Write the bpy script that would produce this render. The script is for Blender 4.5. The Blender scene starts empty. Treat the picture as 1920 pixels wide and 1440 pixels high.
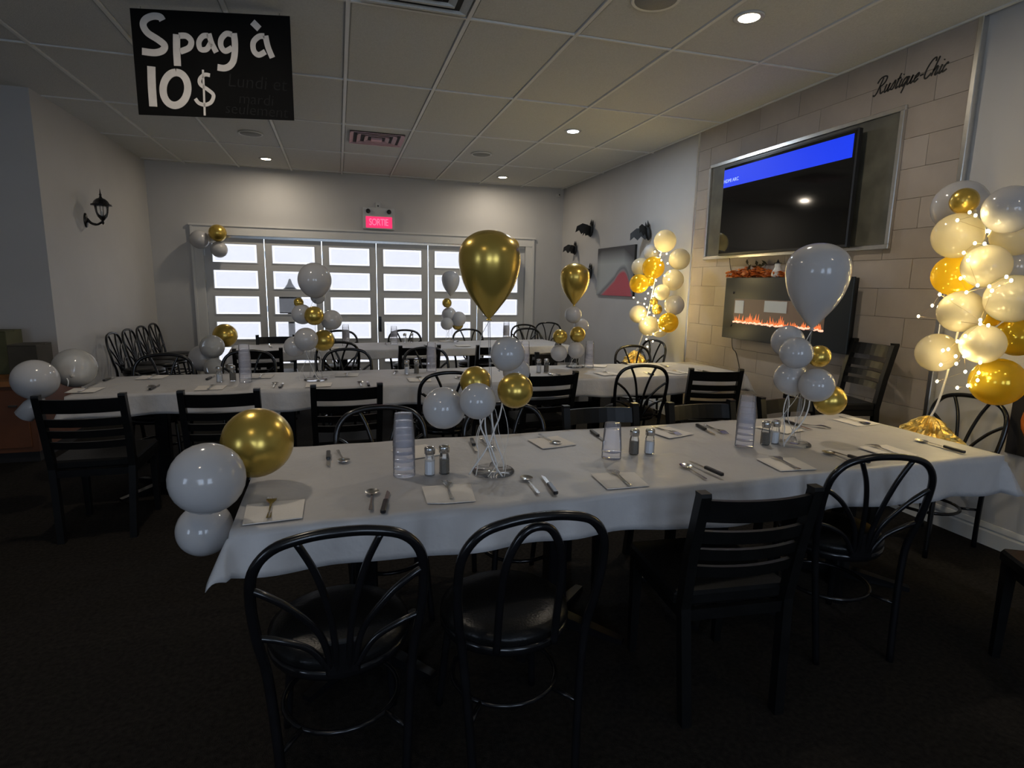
import bpy, math, random
from math import sin, cos, pi, sqrt
from mathutils import Vector, Matrix
random.seed(7)
scene = bpy.context.scene
C = scene.collection

# ------------------------------------------------------------------ camera
H_CAM = 1.47                      # eye height, metres
F_PX = 1081.0                     # focal length for a 1920 px wide frame
ROT = Matrix(((0.9583, 0.0305, -0.2840), (-0.2851, 0.1675, -0.9437), (0.0188, 0.9854, 0.1692)))
q = ROT.to_quaternion(); q.normalize(); ROT = q.to_matrix()
cam_d = bpy.data.cameras.new('camera'); cam = bpy.data.objects.new('camera', cam_d); C.objects.link(cam)
cam_d.sensor_width = 36.0; cam_d.lens = 36.0 * F_PX / 1920.0; cam_d.clip_start = 0.05
cam.matrix_world = Matrix.Translation((0, 0, H_CAM)) @ ROT.to_4x4()
scene.camera = cam

# ------------------------------------------------------------------ world, exposure
w = bpy.data.worlds.new('overcast_daylight'); scene.world = w; w.use_nodes = True
bg = w.node_tree.nodes['Background']
bg.inputs[0].default_value = (0.66, 0.80, 1.0, 1); bg.inputs[1].default_value = 5.0
vs = scene.view_settings
vs.view_transform = 'Standard'; vs.look = 'None'; vs.exposure = 0.42; vs.gamma = 1.0; vs.use_curve_mapping = False

XR, XL, YB, HC = 3.65, -2.48, 9.35, 3.05      # right wall, left wall, back wall, ceiling
YJ, XFL, YF = 6.24, -5.2, -3.4                # jog in the left wall, far left, wall behind the camera

def portal(name, loc, rot, sx, sy):           # guides daylight sampling to the openings, gives no light of its own
    l = bpy.data.lights.new(name, 'AREA'); l.shape = 'RECTANGLE'; l.size = sx; l.size_y = sy
    l.cycles.is_portal = True
    o = bpy.data.objects.new(name, l); C.objects.link(o); o.location = loc; o.rotation_euler = rot
portal('door_portal', (0.585, YB + 0.12, 1.1), (-pi / 2, 0, 0), 5.0, 2.2)
REAR_WINDOWS = [-0.9, 1.4]                    # x centres, wall behind the camera
SIDE_WINDOWS = [-1.7]                # y centres, far left wall
for wx in REAR_WINDOWS: portal('window_portal', (wx, YF - 0.2, 1.6), (pi / 2, 0, 0), 1.4, 1.8)
for wy in SIDE_WINDOWS: portal('window_portal', (XFL - 0.2, wy, 1.6), (pi / 2, 0, -pi / 2), 1.4, 1.8)

# ------------------------------------------------------------------ pixel rays of the calibrated photo -> points on real planes
def ray(px, py):
    return ROT @ Vector(((px - 960) / F_PX, -(py - 720) / F_PX, -1.0))
O = Vector((0, 0, H_CAM))
def at_z(px, py, z):
    r = ray(px, py); return O + r * ((z - H_CAM) / r.z)
def at_y(px, py, y):
    r = ray(px, py); return O + r * (y / r.y)
def at_x(px, py, x):
    r = ray(px, py); return O + r * (x / r.x)
def depth(p):
    return -((ROT.transposed() @ (Vector(p) - O)).z)
def ball_at(px, py, rpx, p):
    return Vector(p), rpx * depth(p) / F_PX * 0.985

# ------------------------------------------------------------------ materials
def new_mat(name):
    m = bpy.data.materials.new(name); m.use_nodes = True
    nt = m.node_tree; b = nt.nodes['Principled BSDF']
    return m, nt, b
def mat(name, col, rough=0.5, metal=0.0, var=0.0, scale=8.0, bump=0.0, bscale=60.0, spec=0.5, coat=0.0, detail=4):
    m, nt, b = new_mat(name)
    b.inputs['Base Color'].default_value = (*col, 1); b.inputs['Roughness'].default_value = rough
    b.inputs['Metallic'].default_value = metal; b.inputs['Specular IOR Level'].default_value = spec
    b.inputs['Coat Weight'].default_value = coat; b.inputs['Coat Roughness'].default_value = 0.08
    tc = nt.nodes.new('ShaderNodeTexCoord')
    if var > 0:
        n = nt.nodes.new('ShaderNodeTexNoise'); n.inputs['Scale'].default_value = scale; n.inputs['Detail'].default_value = detail
        nt.links.new(tc.outputs['Object'], n.inputs['Vector'])
        r = nt.nodes.new('ShaderNodeValToRGB')
        r.color_ramp.elements[0].position = 0.3; r.color_ramp.elements[1].position = 0.7
        r.color_ramp.elements[0].color = (*[max(0, c * (1 - var)) for c in col], 1)
        r.color_ramp.elements[1].color = (*[min(1, c * (1 + var)) for c in col], 1)
        nt.links.new(n.outputs['Fac'], r.inputs['Fac']); nt.links.new(r.outputs['Color'], b.inputs['Base Color'])
    if bump > 0:
        n2 = nt.nodes.new('ShaderNodeTexNoise'); n2.inputs['Scale'].default_value = bscale; n2.inputs['Detail'].default_value = 3
        nt.links.new(tc.outputs['Object'], n2.inputs['Vector'])
        bp = nt.nodes.new('ShaderNodeBump'); bp.inputs['Strength'].default_value = bump; bp.inputs['Distance'].default_value = 0.01
        nt.links.new(n2.outputs['Fac'], bp.inputs['Height']); nt.links.new(bp.outputs['Normal'], b.inputs['Normal'])
    return m
def emit(name, col, strength):
    m, nt, b = new_mat(name)
    b.inputs['Base Color'].default_value = (*col, 1)
    b.inputs['Emission Color'].default_value = (*col, 1); b.inputs['Emission Strength'].default_value = strength
    return m
def see_through(name, col, rough, clear, tint=(1, 1, 1), translucent=False, gloss=0.12):
    """clear share transparent, the rest diffuse (or translucent), with a glossy skin"""
    m, nt, b = new_mat(name); nt.nodes.remove(b)
    out = nt.nodes['Material Output']
    t = nt.nodes.new('ShaderNodeBsdfTransparent'); t.inputs[0].default_value = (*tint, 1)
    d = nt.nodes.new('ShaderNodeBsdfTranslucent' if translucent else 'ShaderNodeBsdfDiffuse'); d.inputs[0].default_value = (*col, 1)
    mx = nt.nodes.new('ShaderNodeMixShader'); mx.inputs[0].default_value = clear
    nt.links.new(d.outputs[0], mx.inputs[1]); nt.links.new(t.outputs[0], mx.inputs[2])
    g = nt.nodes.new('ShaderNodeBsdfGlossy'); g.inputs['Roughness'].default_value = rough
    lw = nt.nodes.new('ShaderNodeLayerWeight'); lw.inputs['Blend'].default_value = gloss * 2.2
    m2 = nt.nodes.new('ShaderNodeMixShader')
    nt.links.new(lw.outputs['Fresnel'], m2.inputs[0]); nt.links.new(mx.outputs[0], m2.inputs[1]); nt.links.new(g.outputs[0], m2.inputs[2])
    nt.links.new(m2.outputs[0], out.inputs['Surface'])
    return m
def latex(name, col, trans, rough=0.12):
    """rubber skin: diffuse + light passing through + clear gloss"""
    m, nt, b = new_mat(name); out = nt.nodes['Material Output']
    b.inputs['Base Color'].default_value = (*col, 1); b.inputs['Roughness'].default_value = rough
    b.inputs['Specular IOR Level'].default_value = 0.6
    t = nt.nodes.new('ShaderNodeBsdfTranslucent'); t.inputs[0].default_value = (*col, 1)
    mx = nt.nodes.new('ShaderNodeMixShader'); mx.inputs[0].default_value = trans
    nt.links.new(b.outputs[0], mx.inputs[1]); nt.links.new(t.outputs[0], mx.inputs[2]); nt.links.new(mx.outputs[0], out.inputs['Surface'])
    return m

M = {}
M['wall'] = mat('wall_paint', (0.49, 0.48, 0.465), 0.55, var=0.05, scale=1.5, bump=0.05, bscale=120)
M['ceiling_tile'] = mat('ceiling_tile', (0.60, 0.60, 0.57), 0.9, var=0.06, scale=90, bump=0.35, bscale=170)
M['grid'] = mat('ceiling_grid', (0.74, 0.74, 0.71), 0.5, var=0.03)
M['carpet'] = mat('carpet', (0.017, 0.0145, 0.012), 0.95, var=0.45, scale=55, bump=0.6, bscale=220, spec=0.1, detail=6)
M['trim'] = mat('white_trim', (0.62, 0.61, 0.58), 0.4, var=0.03, scale=3)
M['door'] = mat('painted_door', (0.55, 0.55, 0.54), 0.45, var=0.04, scale=3)
M['black_metal'] = mat('black_metal_tube', (0.006, 0.006, 0.007), 0.22, var=0.2, scale=20, spec=0.5)
M['black_wood'] = mat('black_lacquer', (0.005, 0.005, 0.005), 0.36, var=0.3, scale=14, spec=0.25)
M['vinyl'] = mat('black_vinyl', (0.007, 0.007, 0.007), 0.3, var=0.2, scale=12, bump=0.12, bscale=150, spec=0.2)
M['cloth'] = mat('white_table_cover', (0.45, 0.44, 0.44), 0.5, var=0.05, scale=5, bump=0.55, bscale=16)
M['napkin'] = mat('paper_napkin', (0.72, 0.68, 0.63), 0.85, var=0.02, bump=0.2, bscale=200)
M['steel'] = mat('polished_steel', (0.55, 0.54, 0.52), 0.22, 1.0, var=0.04)
M['black_plastic'] = mat('black_plastic', (0.012, 0.012, 0.013), 0.35, var=0.1)
M['chrome_strip'] = mat('brushed_aluminium', (0.66, 0.65, 0.62), 0.28, 1.0, var=0.05, scale=30)
M['white_latex'] = latex('white_latex', (0.56, 0.55, 0.55), 0.22)
M['lit_white_latex'] = latex('lit_white_latex', (0.74, 0.69, 0.54), 0.45)  # white balloons, yellow glow of the fairy lights put into the skin colour
M['clear_latex'] = see_through('clear_pearl_latex', (0.70, 0.69, 0.66), 0.06, 0.42, gloss=0.16)
mg, nt, b = new_mat('gold_latex')
b.inputs['Base Color'].default_value = (0.58, 0.405, 0.085, 1); b.inputs['Metallic'].default_value = 0.70; b.inputs['Roughness'].default_value = 0.26
M['gold_latex'] = mg
ml, nt, b = new_mat('sheer_gold_latex'); out = nt.nodes['Material Output']
b.inputs['Base Color'].default_value = (0.66, 0.48, 0.04, 1); b.inputs['Metallic'].default_value = 0.45; b.inputs['Roughness'].default_value = 0.14
t = nt.nodes.new('ShaderNodeBsdfTranslucent'); t.inputs[0].default_value = (0.92, 0.68, 0.05, 1)
mx = nt.nodes.new('ShaderNodeMixShader'); mx.inputs[0].default_value = 0.4
nt.links.new(b.outputs[0], mx.inputs[1]); nt.links.new(t.outputs[0], mx.inputs[2]); nt.links.new(mx.outputs[0], out.inputs['Surface'])
M['sheer_gold'] = ml
M['gold_foil'] = mat('gold_foil', (0.62, 0.43, 0.12), 0.32, 0.7, var=0.45, scale=22, bump=1.0, bscale=26)
M['ribbon'] = mat('white_ribbon', (0.75, 0.74, 0.72), 0.3, var=0.02)
M['clear_plastic'] = see_through('clear_plastic', (0.92, 0.91, 1.0), 0.12, 0.87, (0.995, 0.995, 1.0), gloss=0.05)
M['acrylic'] = see_through('clear_acrylic', (0.8, 0.8, 0.8), 0.05, 0.90, (0.99, 0.99, 0.99), gloss=0.08)
M['glass'] = see_through('clear_glass', (0.8, 0.82, 0.82), 0.03, 0.93, (0.985, 0.99, 0.99), gloss=0.12)
M['clear_pane'] = see_through('window_glass', (0.8, 0.84, 0.9), 0.05, 0.95, (0.97, 0.98, 1.0), gloss=0.08)
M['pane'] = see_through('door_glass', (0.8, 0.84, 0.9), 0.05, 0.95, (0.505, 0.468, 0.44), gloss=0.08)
M['film'] = see_through('frosted_film', (0.95, 0.96, 0.98), 0.3, 0.86, (0.965, 0.965, 0.98), True, gloss=0.05)
M['salt'] = mat('salt', (0.80, 0.80, 0.82), 0.9, var=0.03, scale=300)
M['pepper'] = mat('pepper', (0.13, 0.105, 0.075), 0.9, var=0.5, scale=400)
M['screen'] = mat('tv_screen', (0.006, 0.006, 0.006), 0.055, var=0.05)
M['marble'] = mat('marble_panel', (0.095, 0.092, 0.072), 0.35, var=0.28, scale=7, detail=8)
M['stone'] = mat('panel_stone', (0.33, 0.285, 0.245), 0.6, var=0.07, scale=5, bump=0.1, bscale=60)
M['stone_b'] = mat('panel_stone_light', (0.35, 0.305, 0.265), 0.6, var=0.07, scale=5, bump=0.1, bscale=60)
M['stone_c'] = mat('panel_stone_dark', (0.31, 0.265, 0.225), 0.6, var=0.07, scale=5, bump=0.1, bscale=60)
M['grout'] = mat('panel_joint', (0.285, 0.245, 0.21), 0.8, var=0.05)
M['blue'] = emit('tv_blue', (0.001, 0.028, 0.66), 0.72)
M['tv_text'] = emit('tv_text', (0.45, 0.6, 1.0), 0.6)
M['led_green'] = emit('led_green', (0.02, 0.9, 0.1), 1.5)
M['exit_red'] = emit('exit_red', (1.0, 0.03, 0.14), 0.75)
M['exit_pink'] = emit('exit_pink', (1.0, 0.16, 0.30), 0.85)
M['flame'] = emit('flame_orange', (1.0, 0.24, 0.07), 0.42)
M['ember'] = emit('ember_bed', (1.0, 0.55, 0.38), 0.8)
M['fire_glow'] = emit('fire_glass_glow', (0.09, 0.058, 0.042), 0.38)
M['fire_black'] = mat('fireplace_glass', (0.011, 0.016, 0.021), 0.30, var=0.1, scale=3, spec=0.35)
M['paper'] = mat('white_paper', (0.62, 0.66, 0.68), 0.7, var=0.02)
M['plastic_white'] = mat('white_plastic', (0.52, 0.52, 0.50), 0.4, var=0.02)
M['warm_lens'] = emit('warm_lens', (1.0, 0.82, 0.58), 14.0)
M['cool_lens'] = emit('cool_lens', (0.86, 0.92, 1.0), 14.0)
M['bulb'] = emit('fairy_bulb', (1.0, 0.80, 0.45), 28.0)
M['wire'] = mat('copper_wire', (0.45, 0.33, 0.16), 0.35, 0.8, var=0.05)
M['board'] = mat('black_board', (0.005, 0.005, 0.005), 0.8, var=0.2, scale=4, spec=0.08)
M['chalk'] = mat('white_marker', (0.62, 0.58, 0.54), 0.7, var=0.06, scale=20)
M['chalk_dim'] = mat('grey_marker', (0.0125, 0.0125, 0.0125), 0.8, var=0.15, spec=0.12, scale=60)
M['ink'] = mat('black_vinyl_letter', (0.008, 0.008, 0.006), 0.5, var=0.1)
M['bat'] = mat('black_card', (0.008, 0.008, 0.008), 0.6, var=0.2)
M['orange_wood'] = mat('orange_wood', (0.105, 0.034, 0.011), 0.5, var=0.3, scale=3)
M['orange_top'] = mat('orange_wood_edge', (0.26, 0.10, 0.03), 0.4, var=0.2, scale=5)
M['brown_box'] = mat('brown_card', (0.05, 0.043, 0.03), 0.8, var=0.15)
M['olive_box'] = mat('olive_card', (0.075, 0.075, 0.03), 0.8, var=0.15)
M['pumpkin'] = mat('pumpkin_orange', (0.50, 0.13, 0.02), 0.5, var=0.25, scale=12)
M['leaf'] = mat('autumn_leaf', (0.55, 0.14, 0.015), 0.7, var=0.4, scale=20)
M['leaf_dark'] = mat('dark_leaf', (0.06, 0.05, 0.02), 0.7, var=0.4, scale=20)
M['ghost'] = mat('white_ceramic', (0.70, 0.70, 0.68), 0.35, var=0.03)
M['pink_edge'] = mat('pink_grille', (0.56, 0.37, 0.39), 0.4, var=0.08)
M['dark'] = mat('dark_void', (0.01, 0.008, 0.008), 0.8, var=0.1)
M['tan_vinyl'] = mat('tan_vinyl', (0.22, 0.15, 0.06), 0.4, var=0.2)
M['speaker'] = mat('speaker_grille', (0.27, 0.27, 0.255), 0.7, var=0.1, scale=200)
# abstract canvas: grey ground with a red hill, dark rim of paint
mc, nt, b = new_mat('abstract_paint'); b.inputs['Roughness'].default_value = 0.5
tc = nt.nodes.new('ShaderNodeTexCoord'); sp = nt.nodes.new('ShaderNodeSeparateXYZ'); nt.links.new(tc.outputs['Generated'], sp.inputs[0])
def mth(op, a, b_, clamp=False):
    n = nt.nodes.new('ShaderNodeMath'); n.operation = op; n.use_clamp = clamp
    for i, v in enumerate((a, b_)):
        if isinstance(v, (int, float)): n.inputs[i].default_value = v
        elif v is not None: nt.links.new(v, n.inputs[i])
    return n.outputs[0]
u = mth('SUBTRACT', 1.0, sp.outputs['Y']); v = sp.outputs['Z']
dx = mth('SUBTRACT', u, 0.74); hill = mth('SUBTRACT', 0.54, mth('MULTIPLY', mth('MAXIMUM', mth('MULTIPLY', dx, 2.0), mth('MULTIPLY', dx, -0.85)), mth('MINIMUM', mth('MULTIPLY', mth('ABSOLUTE', dx, None), 4.5), 1.0)))
d = mth('SUBTRACT', hill, v)
red = mth('MULTIPLY', mth('ADD', d, 0.0), 14.0, True)
rim = mth('SUBTRACT', 1.0, mth('MULTIPLY', mth('ABSOLUTE', mth('ADD', d, 0.02), None), 12.0), True)
e1 = mth('MULTIPLY', mth('SUBTRACT', v, 0.66), 2.8, True)
e2 = mth('MULTIPLY', mth('ABSOLUTE', mth('SUBTRACT', u, 0.42), None), 1.6)
edge = mth('MULTIPLY', mth('ADD', mth('MULTIPLY', e1, 1.25), mth('MULTIPLY', mth('SUBTRACT', e2, 0.5), 1.8, True)), 0.95, True)
def mixc(f, a, b_):
    n = nt.nodes.new('ShaderNodeMix'); n.data_type = 'RGBA'; nt.links.new(f, n.inputs[0])
    for i, vv in ((6, a), (7, b_)):
        if isinstance(vv, tuple): n.inputs[i].default_value = (*vv, 1)
        else: nt.links.new(vv, n.inputs[i])
    return n.outputs[2]
c1 = mixc(edge, (0.40, 0.42, 0.41), (0.035, 0.035, 0.04)); c2 = mixc(red, c1, (0.50, 0.055, 0.075)); c3 = mixc(mth('MULTIPLY', rim, 0.85), c2, (0.10, 0.10, 0.11))
nt.links.new(c3, b.inputs['Base Color']); M['abstract'] = mc

# ------------------------------------------------------------------ mesh builder
class MB:
    def __init__(s): s.v = []; s.f = []; s.sm = []
    def add(s, vs, fs, smooth=False, mtx=None):
        o = len(s.v)
        s.v += [tuple(mtx @ Vector(p)) if mtx else tuple(p) for p in vs]
        s.f += [tuple(i + o for i in f) for f in fs]; s.sm += [smooth] * len(fs); return s
    def box(s, x0, x1, y0, y1, z0, z1, bev=0.0, mtx=None):
        if bev <= 0:
            vs = [(x, y, z) for z in (z0, z1) for y in (y0, y1) for x in (x0, x1)]
            return s.add(vs, [(0, 2, 3, 1), (4, 5, 7, 6), (0, 1, 5, 4), (2, 6, 7, 3), (0, 4, 6, 2), (1, 3, 7, 5)], mtx=mtx)
        b = bev; rings = []
        def ring(e, z): return [(x0 + e, y0, z), (x1 - e, y0, z), (x1, y0 + e, z), (x1, y1 - e, z), (x1 - e, y1, z), (x0 + e, y1, z), (x0, y1 - e, z), (x0, y0 + e, z)]
        def ring_in(z): return [(x0 + b, y0 + b * .5, z), (x1 - b, y0 + b * .5, z), (x1 - b * .5, y0 + b, z), (x1 - b * .5, y1 - b, z), (x1 - b, y1 - b * .5, z), (x0 + b, y1 - b * .5, z), (x0 + b * .5, y1 - b, z), (x0 + b * .5, y0 + b, z)]
        vs = ring_in(z0) + ring(b, z0 + b * .6) + ring(b, z1 - b * .6) + ring_in(z1)
        fs = [tuple(range(7, -1, -1)), tuple(range(24, 32))]
        for k in range(3):
            for i in range(8): fs.append((k * 8 + i, k * 8 + (i + 1) % 8, k * 8 + 8 + (i + 1) % 8, k * 8 + 8 + i))
        return s.add(vs, fs, mtx=mtx)
    def tube(s, pts, r, n=8, closed=False, cap=True, mtx=None, flat=None):
        P = [Vector(p) for p in pts]; m = len(P)
        R = r if isinstance(r, (list, tuple)) else [r] * m
        def tan(i):
            if closed: return (P[(i + 1) % m] - P[i - 1]).normalized()
            return (P[min(i + 1, m - 1)] - P[max(i - 1, 0)]).normalized()
        t0 = tan(0); up = Vector((0, 0, 1)) if abs(t0.z) < .9 else Vector((1, 0, 0))
        nrm = (up - t0 * up.dot(t0)).normalized(); vs = []
        for i in range(m):
            t = tan(i); nrm = (nrm - t * nrm.dot(t)); nrm.normalize(); bn = t.cross(nrm)
            for k in range(n):
                a = 2 * pi * k / n; e = (flat or 1.0)
                vs.append(P[i] + (nrm * cos(a) * e + bn * sin(a)) * R[i])
        fs = []
        for i in range(m if closed else m - 1):
            j = (i + 1) % m
            for k in range(n): fs.append((i * n + k, i * n + (k + 1) % n, j * n + (k + 1) % n, j * n + k))
        if cap and not closed: fs += [tuple(range(n - 1, -1, -1)), tuple(range((m - 1) * n, m * n))]
        return s.add(vs, fs, True, mtx)
    def lathe(s, prof, n=24, smooth=True, mtx=None, sx=1.0, sy=1.0):
        vs = []; fs = []; m = len(prof)
        for r, z in prof:
            for k in range(n): vs.append((r * cos(2 * pi * k / n) * sx, r * sin(2 * pi * k / n) * sy, z))
        for i in range(m - 1):
            for k in range(n): fs.append((i * n + k, i * n + (k + 1) % n, (i + 1) * n + (k + 1) % n, (i + 1) * n + k))
        if prof[0][0] > 1e-5: fs.append(tuple(range(n - 1, -1, -1)))
        if prof[-1][0] > 1e-5: fs.append(tuple(range((m - 1) * n, m * n)))
        return s.add(vs, fs, smooth, mtx)
    def sphere(s, c, r, n=16, m=10, sc=(1, 1, 1)):
        prof = [(max(1e-6, r * sin(pi * i / m)), -r * cos(pi * i / m)) for i in range(m + 1)]
        return s.lathe(prof, n, True, Matrix.Translation(c) @ Matrix.Diagonal((*sc, 1)))
    def prism(s, pts, z0, z1, mtx=None):
        n = len(pts); vs = [(x, y, z0) for x, y in pts] + [(x, y, z1) for x, y in pts]
        fs = [tuple(range(n - 1, -1, -1)), tuple(range(n, 2 * n))] + [(i, (i + 1) % n, n + (i + 1) % n, n + i) for i in range(n)]
        return s.add(vs, fs, False, mtx)
    def ribbon(s, pts, w_, d_=0.002):
        """flat brush stroke in the local xz plane, facing -y, with round ends"""
        P = [Vector((p[0], p[1])) for p in pts]
        # Catmull-Rom smoothing
        Q = []
        for i in range(len(P) - 1):
            p0, p1, p2, p3 = P[max(i - 1, 0)], P[i], P[i + 1], P[min(i + 2, len(P) - 1)]
            for k in range(6):
                t = k / 6; Q.append(0.5 * ((2 * p1) + (p2 - p0) * t + (2 * p0 - 5 * p1 + 4 * p2 - p3) * t * t + (3 * p1 - p0 - 3 * p2 + p3) * t ** 3))
        Q.append(P[-1]); n = len(Q); vs = []; fs = []
        for i, p in enumerate(Q):
            t = (Q[min(i + 1, n - 1)] - Q[max(i - 1, 0)]).normalized(); nn = Vector((-t.y, t.x)) * w_ / 2
            for qq in (p + nn, p - nn): vs += [(qq.x, 0, qq.y), (qq.x, -d_, qq.y)]
        for i in range(n - 1):
            a = i * 4; b = a + 4
            fs += [(a + 1, a + 3, b + 3, b + 1), (a, b, b + 2, a + 2), (a, a + 1, b + 1, b), (a + 2, b + 2, b + 3, a + 3)]
        fs += [(0, 2, 3, 1), ((n - 1) * 4, (n - 1) * 4 + 1, (n - 1) * 4 + 3, (n - 1) * 4 + 2)]
        return s.add(vs, fs)
    def mesh(s, name, m):
        me = bpy.data.meshes.new(name); me.from_pydata(s.v, [], s.f); me.update()
        me.polygons.foreach_set('use_smooth', s.sm); me.materials.append(m); return me
    def build(s, name, m, parent=None, loc=None, rot=None):
        return put(name, s.mesh(name, m), parent, loc, rot)
def put(name, me, parent=None, loc=None, rot=None, scale=None):
    o = bpy.data.objects.new(name, me); C.objects.link(o)
    if parent is not None: o.parent = parent
    if loc is not None: o.location = loc
    if rot is not None: o.rotation_euler = rot
    if scale is not None: o.scale = scale
    return o
def tag(o, label=None, cat=None, group=None, kind=None):
    if label: o['label'] = label
    if cat: o['category'] = cat
    if group: o['group'] = group
    if kind: o['kind'] = kind
    return o
def empty(name, loc=(0, 0, 0), rz=0.0, label=None, cat=None, group=None):
    o = bpy.data.objects.new(name, None); C.objects.link(o); o.location = loc; o.rotation_euler = (0, 0, rz); o.empty_display_size = 0.1
    return tag(o, label, cat, group)
def struct(o, kind='structure'): o['kind'] = kind; return o
def kids(o): return list(KID.get(o.name, []))
KID = {}
def children_of(o): return [c for c in C.objects if c.parent == o]
def copy_tree(o, parent=None, ch=None):
    c = o.copy(); C.objects.link(c)
    if parent is not None: c.parent = parent
    for k in (ch if ch is not None else children_of(o)): copy_tree(k, c)
    return c
def catmull(P, k=8):
    P = [Vector(p) for p in P]; Q = []
    for i in range(len(P) - 1):
        p0, p1, p2, p3 = P[max(i - 1, 0)], P[i], P[i + 1], P[min(i + 2, len(P) - 1)]
        for j in range(k):
            t = j / k; Q.append(0.5 * ((2 * p1) + (p2 - p0) * t + (2 * p0 - 5 * p1 + 4 * p2 - p3) * t * t + (3 * p1 - p0 - 3 * p2 + p3) * t ** 3))
    Q.append(P[-1]); return Q
def text_mesh(body, size, m, shear=0.0, ext=0.001, spacing=1.0, offset=0.0):
    cu = bpy.data.curves.new('lettering', 'FONT'); cu.body = body; cu.size = size; cu.shear = shear; cu.extrude = ext
    cu.space_character = spacing; cu.align_x = 'CENTER'; cu.align_y = 'CENTER'; cu.offset = offset; cu.resolution_u = 3
    o = bpy.data.objects.new('lettering', cu); C.objects.link(o)
    dg = bpy.context.evaluated_depsgraph_get(); dg.update()
    me = bpy.data.meshes.new_from_object(o.evaluated_get(dg)); bpy.data.objects.remove(o)
    me.materials.clear(); me.materials.append(m); return me

# ================================================================== SETTING
T = 0.12
fl = struct(MB().box(XFL, XR + T, YF, YB + T, -0.08, 0).build('floor', M['carpet']))
# ---- back wall with the door opening, everything else solid
DX0, DX1, DZ = -1.83, 3.00, 2.10
wb = MB().box(XL - T, DX0, YB, YB + T, 0, HC + .1).box(DX1, XR + T, YB, YB + T, 0, HC + .1).box(DX0, DX1, YB, YB + T, DZ, HC + .1)
struct(wb.build('wall_back', M['wall']))
struct(MB().box(XR, XR + T, YF, YB, 0, HC + .1).build('wall_right', M['wall']))
struct(MB().box(XL - T, XL, YJ + T, YB, 0, HC + .1).build('wall_left', M['wall']))
struct(MB().box(XFL, XL, YJ, YJ + T, 0, HC + .1).build('wall_left_jog', M['wall']))
wl_ = MB(); ys = [YF]
for wy in SIDE_WINDOWS: ys += [wy - 0.7, wy + 0.7]
ys.append(YJ + T)
for i in range(0, len(ys), 2): wl_.box(XFL - T, XFL, ys[i], ys[i + 1], 0, HC + .1)
for wy in SIDE_WINDOWS: wl_.box(XFL - T, XFL, wy - .7, wy + .7, 0, .75).box(XFL - T, XFL, wy - .7, wy + .7, 2.45, HC + .1)
struct(wl_.build('wall_far_left', M['wall']))
# ---- wall behind the camera with window openings
wf = MB(); xs = [XFL - T]
for wx in REAR_WINDOWS: xs += [wx - 0.7, wx + 0.7]
xs.append(XR + T)
for i in range(0, len(xs), 2): wf.box(xs[i], xs[i + 1], YF - T, YF, 0, HC + .1)
for wx in REAR_WINDOWS: wf.box(wx - 0.7, wx + 0.7, YF - T, YF, 0, 0.75).box(wx - 0.7, wx + 0.7, YF - T, YF, 2.45, HC + .1)
struct(wf.build('wall_front', M['wall']))
for i, (wx, wy, wr) in enumerate([(x, YF, 0) for x in REAR_WINDOWS] + [(XFL, y, -pi / 2) for y in SIDE_WINDOWS]):
    wo = struct(empty('window_%d' % (i + 1), (wx, wy, 0.75), wr))
    f = MB().box(-.7, .7, -.10, -.02, 0, .05).box(-.7, .7, -.10, -.02, 1.65, 1.7).box(-.7, -.64, -.10, -.02, .05, 1.65).box(.64, .7, -.10, -.02, .05, 1.65).box(-.02, .02, -.10, -.02, .05, 1.65)
    f.build('window_frame', M['trim'], wo)
    for sx in (-1, 1): MB().box(min(sx * .02, sx * .64), max(sx * .02, sx * .64), -.063, -.057, .05, 1.65).build('pane', M['clear_pane'], wo)
# ---- baseboards
def baseboard(name, x0, y0, x1, y1, nx, ny):
    h, t = 0.135, 0.016
    prof = [(0, 0), (t, 0), (t, h * .62), (t * .65, h * .7), (t * .9, h * .78), (t * .4, h), (0, h)]
    vs = []; n = len(prof)
    for (x, y) in ((x0, y0), (x1, y1)): vs += [(x + nx * d, y + ny * d, z) for d, z in prof]
    fs = [(i, (i + 1) % n, n + (i + 1) % n, n + i) for i in range(n)] + [tuple(range(n)), tuple(range(2 * n - 1, n - 1, -1))]
    struct(MB().add(vs, fs).build(name, M['trim']))
baseboard('baseboard_right', XR, YF, XR, YB, -1, 0)
baseboard('baseboard_left', XL, YJ, XL, YB, 1, 0)
baseboard('baseboard_left_jog', XFL, YJ, XL, YJ, 0, -1)
baseboard('baseboard_back', XL, YB, DX0 - .14, YB, 0, -1)
baseboard('baseboard_back_right', DX1 + .14, YB, XR, YB, 0, -1)

# ---- suspended ceiling: grid bars and lay-in tiles
cl = struct(MB().box(XFL - T, XR + T, YF - T, YB + T, HC + 0.05, HC + 0.10).build('ceiling', M['ceiling_tile']))
PX, PY = 0.70, 1.365
gx0, gy0 = 0.105, 3.735
gxs = [gx0 + i * PX for i in range(-8, 6) if XFL < gx0 + i * PX < XR]; gys = [gy0 + i * PY for i in range(-6, 6) if YF < gy0 + i * PY < YB]
ex = [XFL] + gxs + [XR]; ey = [YF] + gys + [YB]
bar_y = MB().box(-.012, .012, YF, YB, HC - .004, HC + .05)
me = bar_y.mesh('grid_bar', M['grid'])
for x in gxs:
    put('grid_bar', me, cl, (x, 0, 0))
me = MB().box(XFL, XR, -.008, .008, HC - .0035, HC + .05).mesh('grid_bar', M['grid'])
for y in gys: put('grid_bar', me, cl, (0, y, 0))
tiles = {}
VENTS = []
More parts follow.
